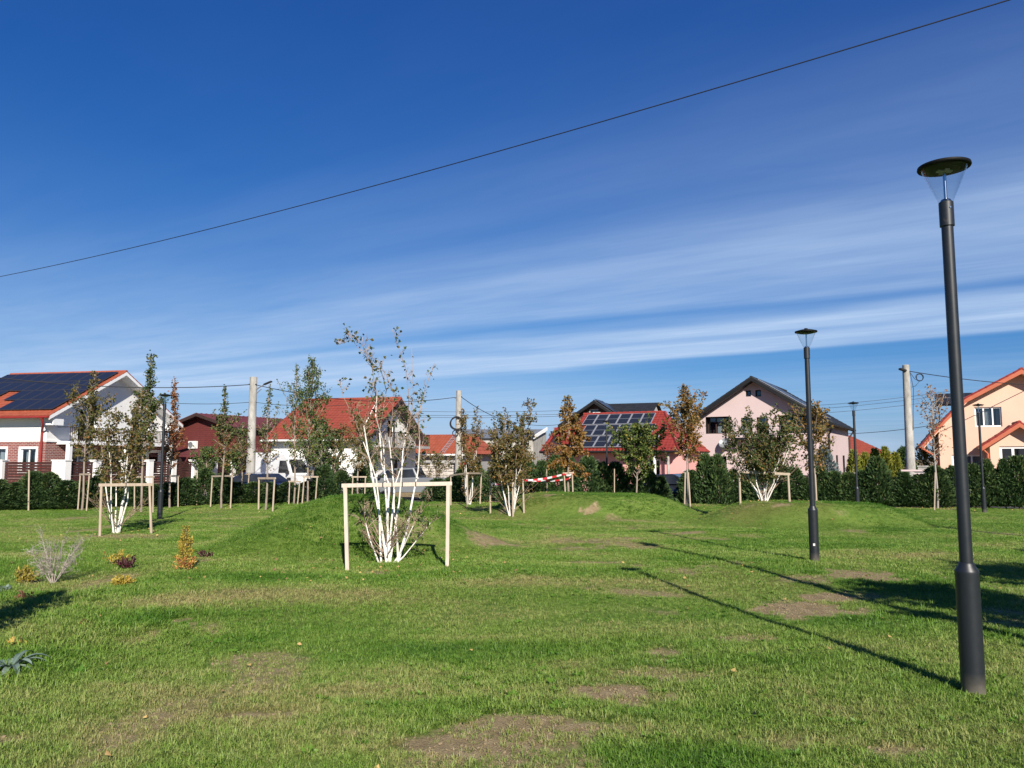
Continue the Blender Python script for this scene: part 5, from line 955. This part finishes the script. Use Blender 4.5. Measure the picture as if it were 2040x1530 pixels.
pB = hit(232, 1062); birch('birch clump with brownish leaves in a wooden frame before the white house', pB, zpx(778,pB), 1.3, 6, 3400, .072, 5, 'olive', (.42,.25), 12, .36, .38, r0=.026)
pK = hit(934, 1005); birch('slender birch clump with amber leaves beside the leafier birch and coil pole', pK, zpx(812,pK), 1.1, 6, 3200, .078, 6, 'olive', (.58,.22), 10, .30, .34, r0=.022)
pL = hit(1018, 1026); birch('leafy birch clump turning orange-brown at the end of the shaded mound', pL, zpx(795,pL), 1.6, 9, 8000, .078, 7, 'olive', (.52,.25), 8, .26, .36, gapx=1.0, r0=.022)
pP = at(1522, 1000, 23.6); pP.z = gz(pP.x, pP.y); birch('dense olive-green birch clump standing on the mound in a wooden frame', pP, zpx(805,pP), 1.75, 10, 9000, .078, 8, 'birch', (.47,.24), 10, .18, .46, gapx=1.2, r0=.022)
T = [  # label, px, py or depth, top, crown base, R, leaf, n, ls, lean, spire, tint, vert
 ('olive-brown young tree leaning beside the hedge, between two short posts', 163, 1017, 742, 912, .85, 'olive', 2300, .095, .035, .40, (.45,.25), 0),
 ('tall young tree with a thin green spire before the white gable', 281, 1020, 705, 912, .82, 'mixed', 2500, .095, .02, .50, (.35,.25), .6),
 ('rust-brown young tree with bare pointed tip behind the left lamp', 338, 1012, 756, 925, .72, 'rusty', 1500, .095, .0, .62, (.5,.25), .2),
 ('young tree with green tip and brown lower leaves before the wooden house', 441, 1013, 772, 930, .68, 'mixed', 1700, .09, .0, .45, (.45,.25), .7),
 ('smaller brownish young tree behind the concrete pole with lamp arm', 479, 1003, 845, 932, .55, 'mixed', 900, .09, .0, .25, (.55,.25), .4),
 ('thin-topped young tree inside a low square frame before dark blue car', 529, 1016, 768, 930, .70, 'mixed', 800, .085, .0, .55, (.35,.25), .5),
 ('green young tree beside a low post frame, left one of a tall pair', 587, 33.5, 728, 930, 1.0, 'green', 1500, .085, -.010, .40, (.55,.25), .35),
 ('tallest leafy green young tree, yellowing below, with white-van frame beside', 614, 32.0, 714, 925, 1.2, 'green', 3200, .09, .004, .25, (.55,.28), .5),
 ('small brown-leaved young tree behind the large birch', 714, 34.0, 835, 935, .95, 'olive', 2000, .09, .0, .2, (.6,.2), 0),
 ('golden drooping young tree tied with red and white tape', 1133, 28.6, 790, 935, 1.15, 'amber', 3400, .11, .0, .30, (.45,.22), .2),
 ('wide yellow-green young tree before the solar panel roof', 1268, 32.5, 850, 955, 2.1, 'lime', 5600, .11, .0, .0, (.45,.28), .0),
 ('orange-brown upright young tree between two tall stakes on the open lawn', 1368, 31.0, 771, 918, 1.25, 'amber', 3600, .105, .0, .38, (.40,.25), .1),
 ('yellowing young tree half hidden behind the stickered park lamp', 1622, 26.5, 812, 935, 1.0, 'amber', 2000, .105, .02, .2, (.2,.25), -.2),
 ('nearly bare young tree with sparse brown leaves, tied to one stake', 1868, 1013, 768, 922, .95, 'amber', 420, .10, -.004, .25, (.75,.2), 0)]
for k, (lab, px, py, top, cbp, R, lf, n, ls, ln, sp_, tn, vt) in enumerate(T):
    if py > 200: p = hit(px, py)
    else: p = at(px, 940, py); p.z = gz(p.x, p.y)
    young_tree(lab, p, zpx(top,p), zpx(cbp,p), R, lf, n, ls, ln, sp_, 20+k, tint=tn, vert=vt, shape='droop' if 'drooping' in lab else 'oval', bark='bark_grey' if k in (13,11) else 'bark_brown')
# garden trees and shrubs beyond the street
def garden(label, px, y, top, bot, R, lf, n, ls, seed, shape='oval', tn=(.4,.28), nm='garden_tree', grp='garden trees beyond the street', cbz=None):
    p = at(px, 940, y); p.z = GZ; young_tree(label, p, zpx(top,p), zpx(bot,p), R, lf, n, ls, 0, 0, seed, grp, tn, shape, 'bark_brown', nm, r0=.07)
garden('dark green garden tree touching the left verge of the red roof', 640, 42.5, 835, 945, 1.2, 'green', 2000, .13, 50); garden('bushy garden tree with reddish tinge between van and red-roofed house', 668, 43.5, 858, 955, 1.5, 'mixed', 2200, .13, 51); garden('low leafy garden tree beside the white van', 625, 46.5, 868, 950, 1.1, 'mixed', 1500, .13, 52)
garden('rounded green bush behind the slat fence and cooling unit', 410, 53, 893, 945, 1.7, 'green', 1800, .14, 53); garden('second rounded green bush behind the slat fence, nearer the pole', 462, 54, 898, 945, 1.6, 'green', 1600, .14, 54); garden('rusty bush at the wall of the pink bungalow', 1100, 41, 888, 950, 1.5, 'rusty', 1100, .12, 55); garden('green bush between thick pole and peach house', 1842, 48, 893, 950, 1.2, 'green', 1400, .13, 56); garden('grey-brown shrub in front of the stone wall', 870, 44, 905, 965, 1.4, 'olive', 900, .11, 57)
garden('dark leafy bush beside the pickup truck', 730, 44.5, 880, 960, 1.4, 'green', 1300, .12, 58)
# ---------------------------------------------------------------- conifer shrubs
def conifer_mesh(seed, lf, R=.62, h=1.9, n=2300, ls=.17, aspect=.34, pw=.55, tn=(.45,.22), base=.03):
    rng = np.random.default_rng(seed); z = h*(base+(1-base)*rng.random(n)**.9); f_ = z/h; az_ = rng.random(n)*6.283; lump = .55+.9*fbm(np.cos(az_)*1.6+seed*3.1+5, np.sin(az_)*1.6+z*2.2+9, 3)
    rr = R*np.clip(1-f_,0,1)**pw*lump*np.minimum(1,.55+f_*3); k = 1-.55*rng.random(n)**2.2; r = rr*k
    p = np.stack([r*np.cos(az_), r*np.sin(az_), z], -1); axd = np.stack([np.cos(az_), np.sin(az_), np.full(n,.75+.5*f_)], -1)+rng.normal(0,.38,(n,3))
    t_ = tn[0]+rng.normal(0,tn[1],n)+.5*(lump-1)+.15*(f_-.5); return leaves_mesh('foliage', p, axd, ls*rng.uniform(.6,1.3,n), aspect, t_, L[lf], .15, rng)
HV = [conifer_mesh(100+k, 'thuja', R=.60+.07*(k % 3), h=1.9, n=3200, pw=.50+.10*(k % 4), tn=(.40+.06*(k % 3), .22)) for k in range(6)]
HS = MB().tube([(0,0,-.1),(.02,0,.5),(-.01,.01,1.0),(0,0,1.5)], [.035,.028,.018,.006], 6).mesh('stem'); HS.materials.append(M['bark_brown'])
def hedge_plant(k, pos, sc, szx, label, group, cat='shrub', name='hedge_shrub', var=None, stem=True):
    e = tag(empty(name, pos, k*1.7), label, cat, group); e.scale = (szx, szx, sc); link('foliage', (var or HV)[k % len(var or HV)], e); link('stem', HS, e); return e
HEDGE_BY = [(30,'at the fence end, left of the single hedge stake'),(110,'beside the single hedge stake before brick windows'),(200,'behind the pair of leaning posts'),(300,'behind the birch clump frame before the white house'),(375,'behind the rusty young tree and its lamp'),(470,'behind the green-tipped tree before the wooden house'),(560,'before the dark blue parked car'),
 (650,'at the foot of the tall green tree pair'),(760,'before the red-roofed house'),(960,'behind the slender amber birch near the coil pole'),(1085,'behind the red and white tape'),(1180,'behind the golden drooping tree'),(1300,'before the bungalow with solar panels'),(1360,'before the black parked car'),(1465,'between the two tall stakes and the mound birch'),(1580,'behind the mound birch frame'),
 (1665,'before the blue spruce and rose house side wall'),(1790,'before the golden conifers'),(1850,'at the foot of the thick concrete pole'),(1930,'behind the nearly bare tree'),(2400,'before the peach house porch')]
def hedge_run(px0, px1, curve, tops, label, group, gap=.62, jit=.12, start=0):
    xs = [c[0] for c in curve]; ys = [c[1] for c in curve]; px = px0; k = start; rng = random.Random(start+3)
    while px < px1:
        d = np.interp(px, xs, ys)+rng.uniform(-jit,jit); p = at(px, 940, d); p.z = gz(p.x, p.y); ht = zpx(np.interp(px, [c[0] for c in tops], [c[1] for c in tops])+rng.choice((-16,-10,-4,0,6,12,18)), p)-p.z
        hedge_plant(k, p, max(.45, ht/1.9), rng.uniform(.92,1.18), 'dark green hedge conifer '+next(t_ for a_, t_ in HEDGE_BY if px < a_), group); k += 1; px += gap*rng.uniform(.85,1.2)/d*FPX
HC = [(-120,28.3),(0,29.0),(150,30.4),(300,31.6),(450,33.0),(600,35.0),(700,36)]
hedge_run(-70, 555, HC, [(-100,958),(0,962),(60,955),(100,945),(150,940),(220,955),(300,960),(400,952),(480,958),(560,968)], 'dark green conifer in the hedge row before the slat fence and parked car', 'hedge conifers along the left boundary', .66)
hedge_run(575, 735, HC, [(560,962),(620,955),(680,935),(740,955)], 'dark green conifer in the short hedge row before the red-roofed house', 'hedge conifers before the red-roofed house', .75, .3, 40)
RC = [(860,35.5),(1000,34.8),(1100,34.4),(1300,34.6),(1400,34.3),(1550,33.0),(1700,31.8),(1850,31.0),(1950,30.4),(2040,29.8),(2150,29.2)]
hedge_run(872, 1345, RC, [(870,960),(930,945),(1000,935),(1060,925),(1150,930),(1250,928),(1345,935)], 'dark green conifer in the hedge row before the bungalow', 'hedge conifers before the bungalow', .66, .15, 60)
hedge_run(1375, 2150, RC, [(1375,940),(1420,918),(1480,932),(1560,935),(1650,938),(1720,928),(1800,938),(1850,935),(1920,922),(1990,925),(2040,915),(2150,915)], 'dark green conifer in the hedge row running before the pink and peach houses', 'hedge conifers along the right boundary', .62, .15, 90)
GV = [conifer_mesh(130+k, 'gold', R=.5, h=1.9, n=2000, ls=.17, pw=.7, tn=(.45,.25)) for k in range(3)]
for k, (px, top) in enumerate([(1702,902),(1724,906),(1744,899),(1765,896),(1785,905)]): p = at(px, 940, 40); p.z = GZ; hedge_plant(k, p, (zpx(top,p)-GZ)/1.9, 1.15, 'golden-green pointed conifer beyond the hedge before the far red roof', 'golden conifers beyond the hedge', 'conifer', 'golden_conifer', GV)
p = at(1803, 940, 41); p.z = GZ; hedge_plant(1, p, (zpx(896,p)-GZ)/1.9, 1.3, 'dark pointed cypress beside the golden conifers', None, 'conifer', 'cypress_tree')
BV = [conifer_mesh(140, 'blue', R=.8, h=1.9, n=2400, ls=.16, pw=.75)]; p = at(1642, 940, 36); p.z = GZ; hedge_plant(0, p, (zpx(893,p)-GZ)/1.9, 1.25, 'silvery blue spruce by the side wall of the pink two-storey house', None, 'conifer', 'blue_spruce', BV)
# ---------------------------------------------------------------- timber frames and stakes round the young trees
def stakes(label, posts, bars, r=.028, wood_='stake_wood', group='tree support frames', square=False, name='tree_support', ties=(.5,)):
    """posts: (base px, base py or depth, top px, top py); bars: (i, j)"""
    P_ = []
    for bp, by, tp_, ty in posts:
        if by > 200: b_ = hit(bp, by)
        else: b_ = at(bp, 940, by); b_.z = gz(b_.x, b_.y)
        t_ = at(tp_, ty, b_.y); P_.append((b_, t_))
    r *= .9; o = P_[0][0]; e = tag(empty(name, o), label, 'tree support' if bars else 'stake', group); M.setdefault('tie_strap', mottled('tie_strap', (.03,.03,.028), (.07,.065,.05), 6, .8, 0))
    for b_, t_ in P_:
        mb = MB(); a, c = b_-o-Vector((0,0,.12)), t_-o
        if square: mb.beam(a, c, r*2, r*2)
        else: mb.tube([a, (a+c)/2, c], [r*1.05, r, r*.95], 10)
        mb.build('post', M[wood_], e, smooth=not square)
    for i_, j in bars:
        a, c = P_[i_][1]-o, P_[j][1]-o; d = (c-a).normalized()*.06; mb = MB(); mb.beam(a-d+Vector((0,0,.02)), c+d+Vector((0,0,.02)), r*1.7, r*2.3); mb.build('crossbar', M[wood_], e, bevel=.006)
        for f_ in (ties if (i_, j) == bars[0] else ()): q = a.lerp(c, f_)+Vector((0,0,.02)); dd = (c-a).normalized(); MB().beam(q-dd*.009, q+dd*.009, r*1.7+.012, r*2.3+.012).tube([q+Vector((0,.02,0)), q+Vector((.01,.10,-.01)), q+Vector((.03,.14,.01))], .006, 5).build('tie', M['tie_strap'], e)
    return e
stakes('pale square-timber frame with long top bar before the large birch', [(693,1138,688,970),(891,1130,893,966)], [(0,1)], .031, 'pale_wood', square=True, ties=(.36,.45,.55,.68))
stakes('two-post wooden frame around the birch clump before white house', [(199,1068,202,968),(302,1063,298,967)], [(0,1)], .034)
stakes('narrow pair of leaning posts around the olive-brown leaning tree', [(155,1016,160,946),(172,1018,178,946)], [(0,1)], .03)
stakes('two-post frame behind the left birch clump, at the thin-spired tree', [(268,1018,268,952),(305,1021,305,951)], [(0,1)], .028)
stakes('two-post frame behind the left lamp, at the rusty tree', [(323,1012,323,950),(355,1010,355,949)], [(0,1)], .028)
stakes('two-post frame at the green-tipped tree before the wooden house', [(419,1010,423,950),(459,1013,462,949)], [(0,1)], .032)
stakes('tall two-post frame set back behind the green-tipped tree', [(456,1002,458,949),(492,1001,496,945)], [(0,1)], .03)
stakes('low square frame before the dark blue car', [(515,1015,516,954),(543,1019,547,954)], [(0,1)], .036)
stakes('small low post frame before the white van', [(577,33.2,577,960),(594,33.0,597,960)], [(0,1)], .03)
stakes('two-post frame at the tallest green tree beside the van', [(603,31.8,606,951),(629,31.6,632,951)], [(0,1)], .032)
stakes('two-post frame half hidden behind the large birch, left side', [(702,33.6,703,951),(727,33.6,728,951)], [(0,1)], .03)
stakes('three-post frame around the slender amber birch', [(898,1007,898,948),(931,1012,931,944),(956,1004,959,944)], [(0,1),(1,2)], .034)
stakes('pair of leaning posts between the two amber birches', [(969,994,973,955),(979,992,983,956)], [(0,1)], .03)
stakes('three-post frame with weathered bar around the leafy orange-brown birch', [(977,1023,976,939),(1022,1030,1021,939),(1044,1022,1041,940)], [(0,1),(1,2)], .034)
stakes('two slim posts wrapped with red and white tape', [(1126,28.3,1124,944),(1141,28.3,1140,943)], [(0,1)], .03)
stakes('two tall bare stakes holding the orange-brown upright tree', [(1362,30.8,1365,941),(1374,30.8,1371,941)], [], .034, name='stake_pair')
stakes('two-post frame with sagging bar around the birch on the mound', [(1473,23.4,1473,941),(1571,23.0,1570,946)], [(0,1)], .036)
stakes('two stakes hidden behind the stickered lamp', [(1613,26,1612,944),(1625,26,1624,945)], [], .03, name='stake_pair')
stakes('single pale stake beside the nearly bare tree', [(1861,1017,1863,941)], [], .028, name='stake')
stakes('single stake standing in the hedge at the far end of fence', [(57,1017,58,936)], [], .033, name='stake')
stakes('single stake by the hedge behind the slat fence corner pillar', [(392,1007,393,937)], [], .03, name='stake')
stakes('thin stake in the hedge next to the far lamp before solar panels', [(1223,32.6,1224,934)], [], .026, name='stake')
stakes('thin stake in the hedge behind the red and white tape', [(1090,32.6,1089,935)], [], .026, name='stake')
# red and white barrier tape
m, t, b = new_mat('barrier_tape'); uvn = N(t,'ShaderNodeAttribute',attribute_name='run'); st_ = math_node(t,'GREATER_THAN', math_node(t,'FRACT',math_node(t,'MULTIPLY',uvn.outputs['Fac'],2.6)), .5)
c = N(t,'ShaderNodeMix',data_type='RGBA'); t.links.new(st_, c.inputs[0]); c.inputs[6].default_value=(.72,.70,.70,1); c.inputs[7].default_value=(.55,.03,.04,1); t.links.new(c.outputs[2], b.inputs['Base Color']); b.inputs['Roughness'].default_value=.35; M['tape'] = m
def tape(pts, wd=.07):
    P_ = [Vector(p) for p in pts]; fine = []
    for a, b_ in zip(P_[:-1], P_[1:]):
        for k in range(12): f_ = k/12; fine.append(a.lerp(b_, f_)-Vector((0,0,.05*4*f_*(1-f_))))
    fine.append(P_[-1]); vs_, run, s_ = [], [], 0
    for k, p in enumerate(fine):
        if k: s_ += (p-fine[k-1]).length
        tw = .5*math.sin(s_*1.3); o = Vector((0, math.sin(tw)*wd/2, math.cos(tw)*wd/2)); th = Vector((0,.002,0)); vs_ += [p-o-th, p+o-th, p+o+th, p-o+th]; run += [s_]*4
    fs_ = []
    for k in range(len(fine)-1):
        q = 4*k
        for a, c in ((0,1),(1,2),(2,3),(3,0)): fs_.append((q+a,q+c,q+4+c,q+4+a))
    mb = MB(); mb.add(vs_, fs_); me = mb.mesh('barrier_tape'); a = me.attributes.new('run','FLOAT','POINT'); a.data.foreach_set('value', run); me.materials.append(M['tape']); return me
pt = at(980, 964, 29.5); tag(link('barrier_tape', tape([at(980,964,29.5), at(1045,957,28.9), at(1124,944.5,28.24), at(1140,944,28.24), at(1141,945,28.36), at(1126,955,28.36), at(1050,956,29.1), at(982,966,29.6)])), 'red and white striped tape strung between posts near the golden tree', 'tape')
# ---------------------------------------------------------------- small plants of the bed
def bush(name, label, px, py, R, h, lf, n, ls, seed, tn=(.5,.3), aspect=.5, up=.6, column=False, group='small bed plants', split=None):
    rng = np.random.default_rng(seed); p = hit(px, py); e = tag(empty(name, p), label, 'plant', group); st_ = MB(); pos = []; axs = []
    ns = 10 if not column else 16
    for k in range(ns):
        az_ = k*2.4; el = math.radians(rng.uniform(35,80)); z0_ = 0 if not column else h*.75*k/ns; L_ = (h if not column else R*1.0*(1-.75*k/ns)+.05)*rng.uniform(.7,1.05)
        bp = curve_pts((.02*math.cos(az_),.02*math.sin(az_),z0_-.02), (math.cos(az_)*math.cos(el)*R/h*1.4 if not column else math.cos(az_),math.sin(az_)*math.cos(el)*R/h*1.4 if not column else math.sin(az_),math.sin(el)), L_, 5, (0,0,.2), rng, .12); st_.tube(bp, [.005,.004,.004,.003,.0025,.002], 4)
        for j in range(n//ns):
            f_ = .2+.8*rng.random(); t_ = f_*5; i_ = min(4,int(t_)); q = bp[i_].lerp(bp[i_+1],t_-i_); pos.append(np.array(q)+rng.normal(0,.018,3)); axs.append(rng.normal(0,.6,3)+np.array([0,0,up])+.5*np.array(bp[i_+1]-bp[i_])/max(1e-4,(bp[i_+1]-bp[i_]).length))
    if column: st_.tube([(0,0,-.03),(.01,0,h*.5),(0,.01,h*.95)], [.012,.009,.004], 6)
    st_.build('stems', M['birch_twig'], e); pos = np.array(pos); 
    if column:
        nz_ = n//2; z = h*rng.random(nz_); r = (R*np.clip(1-z/h,0,1)**1.6+.03)*rng.random(nz_)**.5; a = rng.random(nz_)*6.28; pos = np.concatenate([pos, np.stack([r*np.cos(a), r*np.sin(a), z],-1)]); axs = axs+list(np.stack([np.cos(a),np.sin(a),.7+0*a],-1)+rng.normal(0,.3,(nz_,3)))
    axs = np.array(axs); tn_ = tn[0]+rng.normal(0,tn[1],len(pos))
    if column: tn_ = np.where(pos[:,2] < h*.3, tn_+.45, tn_)
    link('leaves', leaves_mesh('leaves', pos, axs, ls*rng.uniform(.7,1.2,len(pos)), aspect, tn_, L[lf], rng=rng), e); return e
bush('golden_shrub', 'golden yellow spire-shaped shrub with orange foot beside the mound', 367, 1135, .15, .66, 'yellow', 900, .045, 61, (.45,.18), .42, .7, True)
bush('barberry', 'dark purple barberry bush among the yellow bed plants', 254, 1133, .15, .24, 'purple', 420, .04, 62); bush('barberry', 'small dark purple barberry right of the golden spire shrub', 408, 1110, .16, .15, 'purple', 180, .04, 63)
bush('yellow_shrub', 'loose yellow-leaved shrub with bare grey twigs behind the purple barberry', 236, 1126, .26, .27, 'yellow', 300, .045, 64, (.35,.3)); bush('yellow_shrub', 'compact yellow mound-shaped plant in front of the purple barberry', 242, 1166, .11, .14, 'yellow', 420, .05, 65, (.45,.2)); bush('yellow_shrub', 'yellow-green leafy shrub beside the dry grey bush', 50, 1163, .24, .26, 'yellow', 420, .05, 66, (.2,.2))
bush('reddish_plant', 'small reddish plant in the bed below the dry grey bush', 44, 1195, .10, .12, 'rosy', 120, .04, 67); bush('reddish_plant', 'withered brownish rosette in the open turf', 166, 1247, .10, .05, 'rosy', 90, .04, 68); bush('reddish_plant', 'withered flower tuft near the broad-leaved silvery plant', 28, 1290, .10, .10, 'yellow', 60, .05, 69, (.8,.2))
bush('silver_tuft', 'bluish grey tuft beside the yellow-green shrub', 4, 1178, .12, .08, 'silver', 110, .05, 70)
# dry grey bush
rng = np.random.default_rng(71); p = hit(106, 1163); e = tag(empty('dry_bush', p), 'dry leafless grey bush with feathery twigs in the flower bed', 'plant', 'small bed plants'); mb = MB(); tw = MB(); hh = zpx(1052,p)-p.z
for k in range(13):
    az_ = k*2.4; el = math.radians(rng.uniform(54,88)); bp = curve_pts((.01*math.cos(az_),.01*math.sin(az_),-.02), (math.cos(az_)*math.cos(el),math.sin(az_)*math.cos(el),math.sin(el)), hh*rng.uniform(.6,.98), 6, (0,0,.25), rng, .06); mb.tube(bp, [.008,.007,.006,.005,.004,.003,.002], 5)
    for j in range(16):
        f_ = .25+.75*rng.random(); t_ = f_*6; i_ = min(5,int(t_)); q = bp[i_].lerp(bp[i_+1],t_-i_); t2 = curve_pts(q, Vector((math.cos(az_),math.sin(az_),.7))+Vector(rng.normal(0,.7,3)), rng.uniform(.08,.2), 3, (0,0,.1), rng, .2); tw.tube(t2, [.0028,.0022,.0018,.0012], 3)
        for q2 in t2[1:]:
            for _ in range(2): t3 = curve_pts(q2, rng.normal(0,.6,3)+np.array([0,0,.7]), rng.uniform(.03,.07), 2, (0,0,0), rng, .2); tw.tube(t3, [.0016,.0013,.001], 3)
M['dry_twig'] = bark_mat('dry_twig', (.28,.235,.20), (.40,.35,.31), (1,1,.4), 6); mb.build('stems', M['dry_twig'], e, smooth=True); tw.build('twigs', M['dry_twig'], e)
# silvery broad-leaved plant
p = hit(22, 1338); e = tag(empty('silver_plant', p), 'low plant with long silvery green strap leaves at the bed corner', 'plant', 'small bed plants'); rng = np.random.default_rng(72)
for k in range(15):
    az_ = k*2.4+rng.normal(0,.2); L_ = rng.uniform(.22,.36); w0 = rng.uniform(.035,.052); rise = rng.uniform(.45,1.2); vs_ = []; tn = []
    for j in range(8):
        f_ = j/7; r = .02+L_*f_*math.cos(rise*.6); z = L_*(math.sin(rise)*f_-1.0*f_*f_*.75)+.03; ww = w0*math.sin(math.pi*min(1,.12+f_*.88))**.6/2; c_ = Vector((math.cos(az_)*r, math.sin(az_)*r, max(.012,z))); sd = Vector((-math.sin(az_), math.cos(az_), 0)); vs_ += [c_-sd*ww+Vector((0,0,ww*.5)), c_, c_+sd*ww+Vector((0,0,ww*.5))]
    fs_ = []
    for j in range(7):
        q = 3*j
        for a, c in ((0,1),(1,2)): fs_ += [(q+a,q+c,q+3+c),(q+a,q+3+c,q+3+a)]
    me = tri_mesh('leaf', np.array([tuple(v_) for v_ in vs_]), np.array(fs_), np.full(len(fs_), rng.random()), L['silver']); link('leaf', me, e, smooth=True)
# ---------------------------------------------------------------- trees beside the frame that shade the lawn
def shade_tree(label, x, y, h, R, n, seed, lf='green', low=.5): young_tree(label, (x,y,gz(x,y)), h+gz(x,y), gz(x,y)+low, R, lf, n, .14, 0, 0, seed, 'shade trees beside the lawn', (.4,.25), 'oval', 'bark_brown', 'shade_tree', r0=.07)
shade_tree('dense leafy tree beside the slim wooden post, shading the lawn edge', 6.5, 4.8, 3.5, 1.45, 6200, 80); shade_tree('tall dense tree behind the leafy one, shading the lawn edge', 9.2, 6.0, 4.0, 1.5, 6500, 81); shade_tree('outer dense tree furthest from the slim post, shading the lawn edge', 12.4, 8.0, 4.2, 1.6, 6500, 82)
young_tree('low rounded bush beside the flower bed casting soft shade', (-4.95,6.2,gz(-4.95,6.2)), gz(-4.95,6.2)+2.3, gz(-4.95,6.2)+.3, .55, 'green', 1700, .09, 0, 0, 83, 'shade trees beside the lawn', (.4,.25), 'oval', 'bark_brown', 'round_bush', r0=.04)
# small bird in the sky
bp_ = at(1406, 788, 60); mb = MB(); mb.tube([(-.16,0,0),(-.10,0,.01),(0,0,.0),(.12,0,-.01),(.2,0,-.01)], [.01,.035,.05,.03,.008], 8); mb.add([(-.06,0,.03),(.07,0,.03),(.03,.22,.08),(-.10,.36,.02),(-.06,0,.02),(.07,0,.02),(.03,.22,.07),(-.10,.36,.012)], [(0,1,2,3),(7,6,5,4),(0,4,5,1),(1,5,6,2),(2,6,7,3),(3,7,4,0)]); mb.add([(-.06,0,.03),(.07,0,.03),(.03,-.22,.08),(-.10,-.36,.02),(-.06,0,.02),(.07,0,.02),(.03,-.22,.07),(-.10,-.36,.012)], [(3,2,1,0),(4,5,6,7),(1,5,4,0),(2,6,5,1),(3,7,6,2),(0,4,7,3)])
bo = tag(mb.build('bird', M['dark_metal'], smooth=True), 'small dark bird flying beside the dark gable roof', 'bird'); bo.location = bp_; bo.rotation_euler = (.2,.1,.5)

# ---------------------------------------------------------------- litter on the lawn
m, t, b = new_mat('fallen_leaf'); ai = N(t,'ShaderNodeAttribute',attribute_name='tone',attribute_type='INSTANCER'); t.links.new(ramp(t, ai.outputs['Fac'], [(.1,(.16,.09,.04)),(.5,(.30,.18,.07)),(.9,(.42,.30,.10))]), b.inputs['Base Color']); b.inputs['Roughness'].default_value = .7
lo = []
for k in range(3): lo.append(bpy.data.objects.new('fallen_leaf_%d' % k, leaves_mesh('fallen_leaf', np.array([[-.02,0,.022+.004*k]]), np.array([[1,.1*k,.12]]), .045, .7, np.array([.5]), m)))
lx, ly = [], []
for p_, s_, n_ in ((pb,1.1,130),(pB,1.2,120),(pK,1.2,110),(pL,1.3,190),(pP,1.4,190),(at(1368,1008,31),1.0,130),(hit(1868,1013),1.0,90),(hit(441,1013),1.2,80),(Vector((3,9,0)),5,110),(Vector((-3,8,0)),5,90)): lx.append(RNG.normal(p_.x,s_,n_)); ly.append(np.maximum(3.0, RNG.normal(p_.y,s_,n_)))
lx, ly = np.concatenate(lx), np.concatenate(ly); litter('fallen_leaves', 'fallen brown and yellow leaves strewn over the lawn', 'leaves', lx, ly, RNG.uniform(.7,1.4,len(lx)), lo)
co_ = []
for k in range(3):
    bm = bmesh.new(); bmesh.ops.create_icosphere(bm, subdivisions=1, radius=.014)
    for v_ in bm.verts: v_.co *= random.uniform(.6,1.25); v_.co.z *= .7
    me = bpy.data.meshes.new('soil_crumb'); bm.to_mesh(me); bm.free(); me.materials.append(mottled('soil_crumb_%d' % k, (.15,.11,.065), (.31,.245,.15), 30, .95, .2)); co_.append(bpy.data.objects.new('soil_crumb_%d' % k, me))
cx_ = RNG.uniform(-8,9,60000); cy_ = RNG.uniform(3,14,60000); bb, _d = masks(cx_, cy_); kp_ = (bb > .5) & (RNG.random(60000) < .8); litter('soil_crumbs', 'crumbs of dry earth and small stones on the bare patches', 'soil', cx_[kp_], cy_[kp_], RNG.uniform(.3,1.0,kp_.sum())**1.6, co_)
